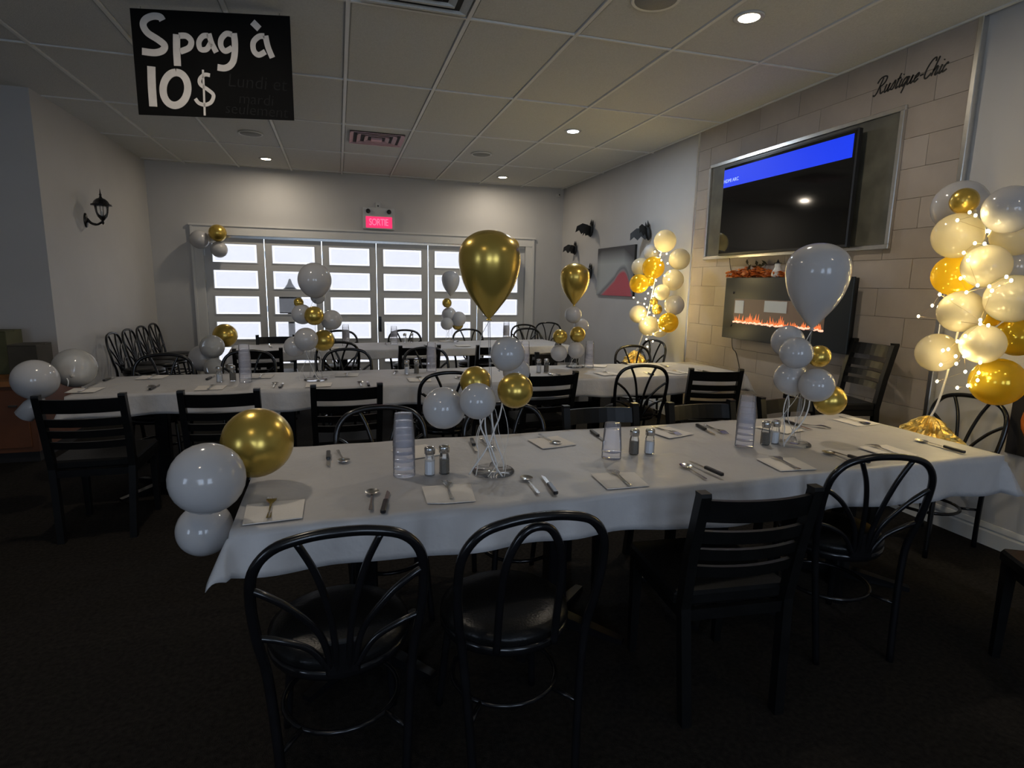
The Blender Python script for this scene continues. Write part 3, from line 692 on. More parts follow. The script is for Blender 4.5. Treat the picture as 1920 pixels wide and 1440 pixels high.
# camera in the corner
sc_ = empty('security_camera', (3.555, YB, 2.955), 0, 'small white dome camera in the back right ceiling corner', 'camera')
MB().box(-.04, .04, -.02, 0, -.035, .035, .006).build('mount', M['plastic_white'], sc_)
MB().sphere((0, -.035, 0), .034, 14, 9).build('camera_dome', M['plastic_white'], sc_); MB().sphere((-.006, -.068, -.004), .012, 8, 6).build('lens', M['black_plastic'], sc_)

# ================================================================== TABLES
TOPZ = .75
TABLES = {'front': (1.268, 2.195, 3.19, .88, .012), 'middle': (.87, 4.50, 4.98, .78, .018), 'far': (.79, 6.80, 3.80, .78, .10)}
def tbl(name, lx_, ly_, z=0):
    cx, cy, L, D, a = TABLES[name]
    return Vector((cx + lx_ * cos(a) - ly_ * sin(a), cy + lx_ * sin(a) + ly_ * cos(a), z))
proto_t = None
for name, n in (('front', 4), ('middle', 6), ('far', 5)):
    cx, cy, L, D, a = TABLES[name]; wt = L / n - .006
    for k in range(n):
        lab = 'black pedestal table, %s under the %s white cloth' % (('leftmost', 'second from left', 'third from left', 'fourth from left', 'fifth from left', 'sixth from left')[k], name)
        o = empty('pedestal_table', tbl(name, -L / 2 + (k + .5) * L / n, 0), a, lab, 'table', 'tables of the %s row' % name)
        key = ('t', name)
        MB().box(-wt / 2, wt / 2, -D / 2 + .004, D / 2 - .004, TOPZ - .036, TOPZ - .006, .004).build('tabletop', M['black_wood'], o)
        MB().box(-.042, .042, -.042, .042, .03, TOPZ - .05, .006).build('column', M['black_metal'], o)
        MB().box(-.2, .2, -.03, .03, TOPZ - .05, TOPZ - .036).box(-.03, .03, -.2, .2, TOPZ - .05, TOPZ - .036).build('bracket', M['black_metal'], o)
        for q_ in range(4):
            m4 = Matrix.Rotation(q_ * pi / 2 + pi / 4, 4, 'Z')
            MB().add([(.0, -.03, .01), (.32, -.02, .0), (.32, .02, .0), (0, .03, .01), (.0, -.03, .065), (.32, -.018, .02), (.32, .018, .02), (0, .03, .065)], [(3, 2, 1, 0), (4, 5, 6, 7), (0, 1, 5, 4), (1, 2, 6, 5), (2, 3, 7, 6)], mtx=m4).build('base_foot', M['black_metal'], o)
def cloth(name, label, dropl, dropr, seed, endl=.15, endr=.16):
    cx, cy, L, D, a = TABLES[name]; rnd = random.Random(seed)
    ph = [rnd.uniform(0, 6) for _ in range(8)]
    us = []; n_in = int(L / .03); m_in = int(D / .03)
    U = [-L / 2 - endl + endl * i / 7 for i in range(7)] + [-L / 2 + L * i / n_in for i in range(n_in + 1)] + [L / 2 + endr * (i + 1) / 7 for i in range(7)]
    drop = 1.0
    V = [-D / 2 - drop + drop * i / 7 for i in range(7)] + [-D / 2 + D * i / m_in for i in range(m_in + 1)] + [D / 2 + drop * (i + 1) / 7 for i in range(7)]
    vs = []; fs = []
    for v in V:
        for u in U:
            ex_ = max(0, abs(u) - L / 2); ey_ = max(0, abs(v) - D / 2); su = 1 if u > 0 else -1; sv = 1 if v > 0 else -1
            x = max(-L / 2, min(L / 2, u)); y = max(-D / 2, min(D / 2, v)); ey_ *= dropl + (dropr - dropl) * (u + L / 2) / L; d = (ex_ ** 5 + ey_ ** 5) ** .2
            z = TOPZ - .95 * d + (0 if d else .0)
            fl = .16 + .10 * sin(7 * u + ph[0]) * (ey_ > 0) + .06 * sin(19 * u + ph[1]) * (ey_ > 0) + .10 * sin(9 * v + ph[2]) * (ex_ > 0)
            if ex_ > 0 and ey_ > 0: fl = .42
            x += su * ex_ * fl; y += sv * ey_ * fl
            if d == 0:
                z += .0016 * sin(23 * u + 9 * v + ph[3]) * sin(11 * v - 5 * u + ph[4]) + .001 * sin(2 * pi * u / (L / 4) + ph[5])
                z += .0010 * max(0, 1 - abs(((u + L / 2) % .52) - .26) / .02)     # packing creases
            elif d > .02: z += .006 * sin(4.3 * u + ph[6]) + .004 * sin(13 * u + ph[7])
            vs.append((x, y, z))
    nu = len(U)
    for j in range(len(V) - 1):
        for i in range(nu - 1): fs.append((j * nu + i, j * nu + i + 1, (j + 1) * nu + i + 1, (j + 1) * nu + i))
    o = MB().add(vs, fs, True).build('tablecloth', M['cloth'], None, (cx, cy, 0), (0, 0, a))
    tag(o, label, 'tablecloth', 'white cloths of the three long tables')
    md = o.modifiers.new('thick', 'SOLIDIFY'); md.thickness = .0012; md.offset = 1
cloth('front', 'creased white cloth over the long front table', .135, .175, 1)
cloth('middle', 'white cloth over the long middle table', .145, .155, 2)
cloth('far', 'white cloth over the far table by the glazed doors', .10, .10, 3)

# ================================================================== CHAIRS
GROUP_CH = 'black dining chairs'
def build_bentwood(kind):
    o = empty('bentwood_chair')
    # arch: rear feet, straight up, out over the top
    half = [(.156, -.240, 0), (.170, -.215, .25), (.187, -.203, .46), (.204, -.225, .58), (.211, -.25, .70), (.200, -.268, .785), (.155, -.28, .842), (.08, -.286, .866), (0, -.288, .872)]
    path = half + [(-x, y, z) for x, y, z in half[-2::-1]]
    MB().tube(catmull(path, 5), .0135, 8).build('back_frame', M['black_metal'], o)
    if kind == 'fan':
        for sd in (1, -1):
            MB().tube(catmull([(sd * .016, -.205, .44), (sd * .02, -.222, .55), (sd * .034, -.245, .66), (sd * .062, -.268, .77), (sd * .10, -.282, .855)], 5), .0095, 7).build('back_spoke', M['black_metal'], o)
            MB().tube(catmull([(sd * .030, -.206, .46), (sd * .055, -.225, .57), (sd * .12, -.248, .665), (sd * .175, -.258, .715), (sd * .208, -.258, .735)], 5), .0095, 7).build('back_spoke', M['black_metal'], o)
            MB().tube(catmull([(sd * .035, -.206, .45), (sd * .08, -.215, .525), (sd * .15, -.225, .57), (sd * .200, -.222, .585)], 5), .009, 7).build('back_spoke', M['black_metal'], o)
        MB().box(-.045, .045, -.215, -.195, .435, .53, .006).build('back_plate', M['black_metal'], o)
    else:
        hp_ = [(.088, -.205, .44), (.088, -.222, .56), (.086, -.245, .68), (.072, -.264, .765), (.04, -.276, .825), (0, -.28, .842)]
        MB().tube(catmull(hp_ + [(-x, y, z) for x, y, z in hp_[-2::-1]], 5), .012, 8).build('back_hairpin', M['black_metal'], o)
    MB().lathe([(.175, .405), (.198, .41), (.205, .425), (.205, .437), (.198, .442), (.001, .442)], 28).build('seat_ring', M['black_metal'], o)
    MB().lathe([(.196, .440), (.205, .452), (.202, .470), (.180, .484), (.12, .492), (.001, .494)], 28).build('seat', M['vinyl'], o)
    for sd in (1, -1):
        MB().tube(catmull([(sd * .14, .13, .42), (sd * .155, .155, .25), (sd * .175, .185, 0)], 4), .0135, 8).build('leg', M['black_metal'], o)
    MB().tube([(.168 * cos(k * 2 * pi / 28), .168 * sin(k * 2 * pi / 28) - .01, .235) for k in range(28)], .009, 7, closed=True).build('leg_ring', M['black_metal'], o)
    for sd in (1, -1):
        MB().tube([(sd * .168, -.215, .235), (sd * .112, -.132, .235)], .008, 6).build('stay', M['black_metal'], o)
    return o
def build_ladder(seat_h=.44, top=.85, name='ladderback_chair'):
    o = empty(name); dz = seat_h - .44
    for sd in (1, -1):
        pr = [(-.228, 0), (-.212, .20 + dz), (-.195, .42 + dz), (-.225, .62 + dz), (-.275, top - .012), (-.272, top)]
        w0, w1 = (.0175, .019)
        vs = []; fs = []
        for (y, z) in pr:
            for (ax, ay) in ((-w0, -w1), (w0, -w1), (w0, w1), (-w0, w1)): vs.append((sd * (.176 + .022 * min(1, z / (.55 + dz))) + ax, y + ay, z))
        n = len(pr)
        for i in range(n - 1):
            for k in range(4): fs.append((i * 4 + k, i * 4 + (k + 1) % 4, i * 4 + 4 + (k + 1) % 4, i * 4 + 4 + k))
        fs += [(3, 2, 1, 0), tuple(range(n * 4 - 4, n * 4))]
        MB().add(vs, fs).build('post', M['black_wood'], o)
        MB().add([(sd * .19 + a, .19 + b_, z) for z, s_ in ((0, .014), (.41 + dz, .02)) for a, b_ in ((-s_, -s_), (s_, -s_), (s_, s_), (-s_, s_))], [(3, 2, 1, 0), (4, 5, 6, 7), (0, 1, 5, 4), (1, 2, 6, 5), (2, 3, 7, 6), (3, 0, 4, 7)]).build('leg', M['black_wood'], o)
        MB().box(sd * .195 - .010, sd * .195 + .010, -.18, .18, .375 + dz, .41 + dz).build('apron', M['black_wood'], o)
    def slat(z0, z1):
        vs = []; fs = []; n = 9
        for i in range(n):
            t = -1 + 2 * i / (n - 1); bow = -.032 * (1 - t * t)
            for z in (z0, z1):
                yb = -.225 - (z - dz - .62) * .24 + bow
                vs += [(t * .185, yb - .008, z), (t * .185, yb + .008, z)]
        for i in range(n - 1):
            a, b_ = i * 4, i * 4 + 4
            fs += [(a, b_, b_ + 2, a + 2), (a + 1, a + 3, b_ + 3, b_ + 1), (a + 2, b_ + 2, b_ + 3, a + 3), (a, a + 1, b_ + 1, b_)]
        MB().add(vs, fs).build('slat', M['black_wood'], o)
    s0 = top - .025
    slat(s0 - .078, s0); slat(s0 - .158, s0 - .112); slat(s0 - .222, s0 - .180); slat(s0 - .288, s0 - .246)
    MB().box(-.195, .195, .172, .20, .37 + dz, .41 + dz).build('seat_rail', M['black_wood'], o); MB().box(-.18, .18, -.205, -.185, .37 + dz, .41 + dz).build('seat_rail', M['black_wood'], o)
    mb = MB(); mb.box(-.215, .215, -.185, .225, .41 + dz, .462 + dz, .018); mb.build('seat', M['vinyl'], o)
    if dz > .1:
        MB().box(-.18, .18, .18, .20, .25, .275).build('foot_rail', M['black_wood'], o)
    return o
KINDS = {}
PROTO = {}
def chair(kind, x, y, deg, label, back_top=True):
    """x,y = where the top of the back stands; deg = way the chair faces (0 = towards the doors)"""
    a = math.radians(deg)
    if kind not in PROTO:
        o = {'fan': lambda: build_bentwood('fan'), 'hairpin': lambda: build_bentwood('hairpin'), 'ladder': build_ladder, 'tall': lambda: build_ladder(.72, 1.14, 'tall_ladderback_chair')}[kind]()
        PROTO[kind] = (o, children_of(o))
    else:
        src, ch = PROTO[kind]; o = copy_tree(src, None, ch) if False else src.copy(); C.objects.link(o)
        for k in ch:
            c = k.copy(); C.objects.link(c); c.parent = o
    off = .282 if back_top else 0
    o.location = (x - off * sin(a), y + off * cos(a), 0); o.rotation_euler = (0, 0, a)
    return tag(o, label, 'chair', GROUP_CH)
# near side of the front table
chair('fan', -.015, 1.385, 2, 'black bentwood chair with fan back, leftmost in the foreground')
chair('hairpin', .49, 1.355, 2, 'black bentwood chair with hairpin inner loop, second in the foreground')
chair('ladder', 1.26, 1.43, -5, 'black ladderback chair in the foreground row, third from left')
chair('fan', 1.93, 1.57, -12, 'black fan-back bentwood chair at right of the foreground row')
# far side of the front table
chair('fan', .18, 2.80, 180, 'fan-back bentwood chair facing us behind the left tumbler stack of the front table')
chair('fan', .79, 2.76, 180, 'fan-back bentwood chair facing us behind the centrepiece ribbons of the front table')
chair('ladder', 1.33, 2.77, 178, 'ladderback chair facing us, behind the short tumbler stack of the front table')
chair('ladder', 1.93, 2.74, 180, 'ladderback chair facing us, second from the right behind the front table')
chair('ladder', 2.56, 2.78, 182, 'ladderback chair facing us, rightmost behind the front table')
# end of the front table, by the wall
chair('fan', 3.58, 2.43, 92, 'fan-back bentwood chair against right wall holding the gold balloon weight')
chair('tall', 3.53, 3.08, 78, 'tall ladderback bar chair leaning back against the stone wall panel')
chair('ladder', 2.86, 1.09, 60, 'dark chair cut off at the lower right edge, tan-lit seat corner')
# near side of the middle table
chair('ladder', -1.345, 3.56, 0, 'ladderback chair leftmost at the middle table, near the loose white balloons')
chair('ladder', -.67, 3.58, 0, 'ladderback chair second from left at the middle table')
chair('ladder', .035, 3.64, 2, 'ladderback chair third from left at the middle table')
chair('fan', .72, 3.86, 0, 'fan-back bentwood chair at the middle table, half behind the front centrepiece')
chair('ladder', 1.48, 3.90, 6, 'ladderback chair at the middle table, right of the front gold balloon')
chair('fan', 2.26, 3.96, -8, 'fan-back bentwood chair with clear open back at the right of the middle table')
chair('ladder', 2.85, 3.86, -16, 'ladderback chair rightmost at the middle table, turned to the left')
# far side of the middle table
chair('fan', -1.35, 5.17, 182, 'fan-back bentwood chair facing us at left end of the middle table')
chair('fan', -.75, 5.35, 180, 'fan-back bentwood chair facing us behind the left tumbler stack of the middle table')
chair('fan', .06, 5.38, 180, 'fan-back bentwood chair facing us, right of the middle left centrepiece')
chair('fan', .77, 5.40, 182, 'fan-back bentwood chair facing us behind the central tumbler stack of the middle table')
chair('ladder', 1.98, 5.13, 180, 'ladderback chair facing us behind the gold teardrop centrepiece')
chair('fan', 2.90, 5.34, 184, 'fan-back bentwood chair facing us at right end of the middle table, before lit balloons')
# near side of the far table
chair('ladder', -.73, 5.76, 6, 'ladderback chair at the far table, behind the left tumbler stack of the middle table')
chair('fan', -.02, 6.02, 8, 'fan-back bentwood chair at the far table, behind the white centrepiece balloons')
chair('ladder', .78, 5.86, 5, 'ladderback chair at the far table, behind the central tumbler stack')
chair('ladder', 1.57, 5.82, 6, 'ladderback chair at the far table, mostly behind the large front white balloon')
chair('fan', 2.36, 6.05, 60, 'fan-back bentwood chair turned sideways near the right end of the far table')
# far side of the far table
chair('ladder', -.71, 7.20, 186, 'ladderback chair facing us at the left of the far table, in front of the panes')
chair('fan', .0, 7.45, 186, 'fan-back bentwood chair facing us behind the far table, left of door handle')
chair('fan', .80, 7.50, 186, 'fan-back bentwood chair facing us behind salt and pepper of the far table')
chair('fan', 1.65, 7.60, 186, 'fan-back bentwood chair facing us right of the far table centrepiece')
chair('fan', 2.52, 7.70, 186, 'fan-back bentwood chair facing us at right end of the far table')
chair('fan', 2.72, 8.45, 180, 'fan-back bentwood chair standing before the right door leaf behind the far table')
chair('fan', 3.30, 8.95, 150, 'fan-back bentwood chair in the far right corner of the room')
# spare chairs
chair('fan', 3.48, 5.88, 100, 'fan-back bentwood chair against right wall below the lit balloon column')
for yy, wd in ((7.26, 'nearest the camera of the row'), (7.75, 'second of the row'), (8.24, 'third of the row'), (8.73, 'last of the row, in the corner,')):
    chair('fan', -2.38, yy, -90, 'spare bentwood chair, %s along the left wall' % wd)

# ================================================================== BALLOONS
def sphere_me(m, name='balloon', kind='round'):
    if kind == 'round':
        n = 18; prof = []
        for i in range(n + 1):
            a = pi * i / n; z = -cos(a); r = sin(a)
            if z < 0: r *= 1 - .10 * (-z) ** 2; z *= 1.06
            prof.append((max(r, 1e-5), z))
        prof = [(.07, -1.16), (.035, -1.10), (.05, -1.075)] + prof[1:]
        return MB().lathe(prof, 26).mesh(name, M[m])
    prof = [(.10, -2.0), (.055, -1.93), (.09, -1.885), (.20, -1.76), (.39, -1.50), (.62, -1.17), (.81, -.80), (.93, -.42), (.99, -.08), (1.0, .15), (.965, .42), (.86, .66), (.68, .86), (.45, 1.0), (.22, 1.07), (1e-4, 1.09)]
    P = catmull([(r, 0, z) for r, z in prof], 3)
    return MB().lathe([(max(p.x, 1e-5), p.z) for p in P], 30).mesh(name, M[m])
BM = {k: sphere_me(k) for k in ('white_latex', 'lit_white_latex', 'clear_latex', 'gold_latex', 'sheer_gold')}
TD = {k: sphere_me(k, kind='tear') for k in ('white_latex', 'gold_latex')}
def balloon(parent, base, px, py, rpx, plane, m, toward=None, val=None):
    """balloon centred on the seen spot at its own depth; neck turned to its anchor"""
    p = at_y(px, py, val) if plane == 'y' else at_x(px, py, val)
    c, r = ball_at(px, py, rpx, p)
    o = put('balloon', BM[m], parent, c - Vector(base), None, (r, r, r))
    if toward is not None:
        d = (Vector(toward) - c).normalized(); o.rotation_euler = d.to_track_quat('-Z', 'Y').to_euler()
    o['label'] = LBLC[m]
    if toward is None: o.rotation_euler = (random.uniform(-.3, .3), random.uniform(-.3, .3), random.random() * 3)
    return o
LBLC = {'white_latex': 'white round balloon', 'lit_white_latex': 'white balloon tinted with warm light', 'gold_latex': 'gold balloon', 'sheer_gold': 'glowing gold balloon', 'clear_latex': 'pearly see-through balloon'}
def centrepiece(bpx, bpy, tear, tpx, tpy, tr_px, balls, label, ribbons=6, seed=0, sticks=1):
    b = at_z(bpx, bpy, TOPZ + .003); rnd = random.Random(seed)
    o = empty('balloon_centrepiece', tuple(b), 0, label, 'balloon centrepiece', 'balloon centrepieces on the tables')
    MB().lathe([(.082, 0), (.082, .006), (.075, .010), (.02, .013), (.012, .035)], 26).build('stand_base', M['acrylic'], o)
    tp = at_y(tpx, tpy, b.y); tc_, tr_ = ball_at(tpx, tpy, tr_px, tp)
    neck = tc_ - b + Vector((0, 0, -tr_ * (1.9 if tear != 'round' else 1.05)))
    MB().tube([(0, 0, .01), tuple(neck * .5 + Vector((0, 0, 0))), tuple(neck)], .0045, 7).build('pole', M['acrylic'], o)
    if tear == 'round': t_o = put('balloon', BM['white_latex'], o, tc_ - b, None, (tr_, tr_, tr_ * 1.05))
    else: t_o = put('balloon', TD[tear], o, tc_ - b, None, (tr_, tr_, tr_ * .93))
    t_o['label'] = 'large top balloon'
    for (px, py, rp, m, dy) in balls:
        p = at_y(px, py, b.y + dy); anchor = (b.x, b.y, p.z - .10)
        balloon(o, b, px, py, rp, 'y', m, anchor, b.y + dy)
    for k in range(sticks - 1):
        a = k * 2.1 + .4; MB().tube([(.05 * cos(a), .05 * sin(a), .008), (.035 * cos(a), .035 * sin(a), .22), (.05 * cos(a), .05 * sin(a), .36)], .0035, 6).build('stick', M['acrylic'], o)
    zt = .30
    for k in range(ribbons):
        a = rnd.uniform(0, 6.28); r0 = rnd.uniform(.02, .05); pts = []
        n = 9
        for i in range(n):
            t = i / (n - 1); z = .005 + zt * (1 - t) * rnd.uniform(.96, 1.04); aa = a + 2.6 * t * (1 if k % 2 else -1)
            rr = r0 + .045 * t * abs(sin(3 * t + k)); pts.append((rr * cos(aa) - .03 * t, rr * sin(aa) - .02 * t, max(.006, z)))
        MB().tube(catmull(pts, 4), .0032, 5, flat=.35).build('ribbon', M['ribbon'], o)
    # tail of the top balloon
    MB().tube(catmull([tuple(neck), tuple(neck + Vector((-.03, 0, -.06))), tuple(neck + Vector((-.035, 0, -.14)))], 4), .0025, 5, flat=.4).build('ribbon', M['ribbon'], o)
    return o
centrepiece(925, 884, 'gold_latex', 918, 492, 59, [(952, 663, 33, 'white_latex', -.02), (966, 732, 34, 'gold_latex', -.08), (896, 752, 35, 'white_latex', -.14), (832, 765, 40, 'white_latex', -.02), (892, 716, 30, 'gold_latex', .10), (968, 697, 26, 'white_latex', .14)],
            'front table centrepiece, big gold teardrop balloon above white and gold ones', 9, 1, 1)
centrepiece(1485, 832, 'white_latex', 1533, 514, 57, [(1477, 640, 30, 'white_latex', .04), (1493, 662, 30, 'white_latex', -.08), (1536, 668, 21, 'gold_latex', .12), (1483, 709, 31, 'white_latex', .03), (1531, 722, 32, 'white_latex', -.10), (1556, 750, 29, 'gold_latex', .02)],
            'front table centrepiece with a big white teardrop balloon on top', 5, 2, 4)
centrepiece(592, 712, 'round', 590, 525, 31, [(560, 567, 9, 'gold_latex', .05), (566, 589, 19, 'white_latex', .05), (589, 592, 18, 'gold_latex', -.12), (622, 600, 19, 'white_latex', .02), (574, 636, 22, 'white_latex', -.10), (552, 650, 19, 'white_latex', 0), (607, 638, 20, 'gold_latex', 0), (596, 556, 14, 'white_latex', .08)],
            'middle table centrepiece with a grey-white round balloon before the doors', 6, 3, 4)
centrepiece(1078, 688, 'gold_latex', 1078, 522, 28, [(1075, 590, 16, 'white_latex', -.02), (1050, 631, 14, 'gold_latex', -.10), (1083, 627, 15, 'gold_latex', -.06), (1048, 662, 16, 'white_latex', -.08), (1080, 657, 16, 'white_latex', -.10), (1090, 611, 14, 'white_latex', .08)],
            'middle table centrepiece with small gold teardrop balloon, near the bats', 5, 4, 3)
centrepiece(848, 640, 'white_latex', 845, 525, 17, [(838, 568, 9, 'gold_latex', -.05), (842, 590, 14, 'white_latex', 0), (860, 598, 14, 'white_latex', -.05), (838, 607, 12, 'white_latex', -.12), (858, 608, 11, 'gold_latex', .08)],
            'far table centrepiece with a pale teardrop balloon, in front of the doors', 3, 5, 3)
def cluster(anchor, balls, label):
    o = empty('balloon_cluster', tuple(anchor), 0, label, 'balloons', 'corner balloon clusters')
    MB().tube(catmull([(0, 0, 0), (.01, -.01, .03), (0, 0, .05)], 3), .003, 5).build('ribbon', M['ribbon'], o)
    for (px, py, rp, m, y) in balls:
        b = balloon(o, anchor, px, py, rp, 'y', m, anchor, y)
    return o
cluster(tbl('front', -1.60, -.05, .80), [(389, 897, 68, 'white_latex', 1.80), (384, 992, 50, 'white_latex', 1.93), (483, 829, 65, 'gold_latex', 2.12)], 'white and gold balloons tied to the left corner of the front table')
cl2 = cluster(tbl('middle', -2.50, -.30, .80), [(66, 712, 38, 'white_latex', 4.0), (140, 690, 37, 'clear_latex', 4.45)], 'white and pearly balloons tied to left corner of the middle table')
tp_, tq = at_y(75, 745, 4.0), at_y(45, 780, 4.0)
MB().tube([tp_ - cl2.location, (tp_ + tq) / 2 - cl2.location, tq - cl2.location, tq + (tq - tp_) * .12 - cl2.location], [.03, .05, .052, .02], 12).build('balloon_tail', M['white_latex'], cl2)
cluster(tbl('far', -2.0, 0, .80), [(422, 629, 22, 'gold_latex', 6.5), (398, 650, 22, 'clear_latex', 6.05), (380, 672, 25, 'white_latex', 6.15), (402, 690, 19, 'clear_latex', 5.9)], 'gold and pearly balloons tied to the left corner of the far table')
cluster((DX0 + .08, YB - .06, 2.08), [(408, 437, 16, 'gold_latex', YB - .2), (374, 449, 17, 'white_latex', YB - .15), (411, 468, 15, 'white_latex', YB - .15)], 'small balloon cluster at the top left corner of the door frame')
cluster((2.83, YB - .06, 2.12), [(958, 462, 16, 'gold_latex', YB - .18), (940, 478, 15, 'white_latex', YB - .15), (938, 455, 14, 'white_latex', YB - .12)], 'small balloon cluster at door frame top right, behind the big gold balloon')

def foil_weight(name, parent, r, h, seed, sx=1.0):
    rnd = random.Random(seed); n, m = 44, 12; vs = []; fs = []
    for i in range(m + 1):
        t = i / m
        for k in range(n):
            a = 2 * pi * k / n; base = r * (1 - t) ** .7 * (1 - .1 * t) + .012
            rr = base * (1 + .15 * sin(8 * a + 4 * t + seed) * (1 - .3 * t) + .11 * sin(17 * a - 9 * t) + rnd.uniform(-.12, .12))
            vs.append((rr * cos(a) * sx, rr * sin(a), h * t ** .9))
    for i in range(m):
        for k in range(n): fs.append((i * n + k, i * n + (k + 1) % n, (i + 1) * n + (k + 1) % n, (i + 1) * n + k))
    fs += [tuple(range(n - 1, -1, -1)), tuple(range(m * n, m * n + n))]
    return MB().add(vs, fs, False).build(name, M['gold_foil'], parent)
def column(base, ptop, balls, label, bulbs, lamp_w, wlabel, r, h, seed):
    o = empty('balloon_column', tuple(base), 0, label, 'balloon column', 'lit balloon columns')
    w_ = foil_weight('foil_weight', o, r, h, seed); w_['label'] = 'crumpled gold foil weight'
    base = Vector(base); ptop = Vector(ptop)
    mid = base.lerp(ptop, .35) + Vector((0, -.01, 0))
    MB().tube(catmull([tuple(Vector((0, 0, h * .9))), tuple(mid - base), tuple(ptop - base)], 8), .006, 8).build('pole', M['ribbon'], o)
    for (px, py, rp, m, x) in balls:
        t_z = at_x(px, py, x); tt = max(0, min(1, (t_z.z - base.z) / (ptop.z - base.z)))
        balloon(o, base, px, py, rp, 'x', m, base.lerp(ptop, tt), x)
    s = empty('fairy_lights', tuple(base), 0, 'string of warm fairy lights wound ' + wlabel, 'string lights', 'warm fairy light strings')
    pts = [at_x(px, py, x) - base for (px, py, x) in bulbs]
    MB().tube([tuple(p) for p in pts], .0007, 4).build('wire', M['wire'], s)
    bme = MB().sphere((0, 0, 0), .0065, 8, 6, (1, 1, 1.3)).mesh('bulb', M['bulb'])
    for p in pts: put('bulb', bme, s, p)
    for p in pts[1::3]:                          # the lit bulbs themselves
        l = bpy.data.lights.new('fairy_glow', 'POINT'); l.energy = lamp_w; l.color = (1.0, .77, .30); l.shadow_soft_size = .02
        lo = bpy.data.objects.new('fairy_glow', l); C.objects.link(lo); lo.parent = s; lo.location = p + (ptop.lerp(base, .4) - base - p).normalized() * 0 + Vector((-.012, 0, 0))
    for t in (.45, .62, .78, .93):               # bulbs tucked in between the balloons
        l = bpy.data.lights.new('fairy_glow', 'POINT'); l.energy = lamp_w * 2.2; l.color = (1.0, .77, .30); l.shadow_soft_size = .02
        lo = bpy.data.objects.new('fairy_glow', l); C.objects.link(lo); lo.parent = s; lo.location = (ptop - base) * t + Vector((-.04, -.04, 0))
    return o
# far column on the spare chair by the right wall
c1b = Vector((3.20, 5.83, .497)); X1 = 3.22
t1 = at_x(1244, 452, X1)
W_, G_, Cc = 'white_latex', 'sheer_gold', 'lit_white_latex'
bl1 = [(1247, 452, 21, Cc, 3.20), (1221, 473, 15, W_, 3.30), (1274, 486, 20, Cc, 3.28), (1202, 501, 18, Cc, 3.22), (1225, 502, 21, G_, 3.10), (1262, 525, 20, Cc, 3.22), (1198, 532, 18, G_, 3.10), (1217, 524, 13, G_, 3.24), (1241, 548, 15, Cc, 3.06), (1264, 572, 19, W_, 3.26), (1232, 580, 10, 'gold_latex', 3.05), (1226, 566, 8, 'gold_latex', 3.12), (1197, 589, 17, Cc, 3.20), (1216, 611, 19, Cc, 3.10), (1253, 605, 19, G_, 3.12), (1236, 617, 16, Cc, 3.22)]
random.seed(21)
bu1 = [(1228, 472, 3.06), (1238, 478, 3.06), (1250, 476, 3.06), (1240, 488, 3.05), (1252, 494, 3.05), (1238, 497, 3.04), (1256, 509, 3.03), (1246, 517, 3.0), (1254, 524, 3.02), (1230, 526, 3.0), (1222, 539, 2.98), (1234, 541, 2.98), (1215, 550, 2.98), (1225, 555, 2.97), (1210, 560, 3.0), (1188, 558, 3.0), (1196, 567, 3.0), (1208, 570, 3.0), (1213, 576, 3.0), (1222, 573, 2.97), (1207, 583, 3.0), (1218, 586, 2.97), (1226, 592, 2.97), (1234, 601, 2.98), (1205, 598, 2.99), (1210, 606, 2.98), (1238, 620, 2.98), (1244, 616, 2.98), (1225, 626, 3.0), (1212, 636, 3.1), (1224, 640, 3.12), (1214, 650, 3.15), (1212, 655, 3.15)]
column(c1b, t1, bl1, 'lit column of white and gold balloons by the painting', bu1, 0.75, 'through the balloon column by the painting', .19, .27, 3)
# near column on the chair at the table end
c2b = Vector((3.27, 2.44, .497)); X2 = 3.28
t2 = at_x(1850, 400, X2)
bl2 = [(1800, 387, 47, W_, 3.38), (1808, 377, 24, 'gold_latex', 3.14), (1893, 393, 44, W_, 3.08), (1795, 442, 42, Cc, 3.14), (1905, 440, 40, Cc, 3.30), (1849, 499, 40, Cc, 3.08), (1790, 516, 38, G_, 3.24), (1802, 584, 39, Cc, 3.08), (1898, 560, 45, Cc, 3.10), (1757, 661, 36, Cc, 3.12), (1842, 645, 37, Cc, 3.06), (1870, 716, 45, G_, 3.18), (1908, 632, 36, G_, 3.32), (1850, 590, 26, G_, 3.30), (1900, 500, 36, W_, 3.36)]
bu2 = [(1818, 398, 2.98), (1829, 404, 2.97), (1795, 413, 3.0), (1852, 433, 2.95), (1846, 457, 2.96), (1828, 456, 2.96), (1807, 474, 2.98), (1815, 488, 2.95), (1833, 535, 2.92), (1801, 522, 3.0), (1812, 548, 2.96), (1855, 537, 2.92), (1887, 519, 2.92), (1896, 526, 2.92), (1860, 545, 2.92), (1838, 600, 2.94), (1762, 552, 2.97), (1748, 573, 3.05), (1722, 593, 3.12), (1853, 610, 2.93), (1838, 607, 2.94), (1810, 630, 2.95), (1795, 640, 2.97), (1778, 655, 2.97), (1768, 657, 2.97), (1792, 668, 2.97), (1764, 684, 2.98), (1793, 682, 2.97), (1808, 668, 2.97), (1810, 697, 3.05), (1757, 715, 3.1), (1795, 727, 3.1), (1815, 723, 3.05), (1838, 680, 3.0), (1835, 699, 3.0), (1833, 713, 3.0)]
column(c2b, t2, bl2, 'lit column of white and gold balloons at right edge of the photo', bu2, 0.30, 'through the balloon column at the right edge', .23, .27, 8)

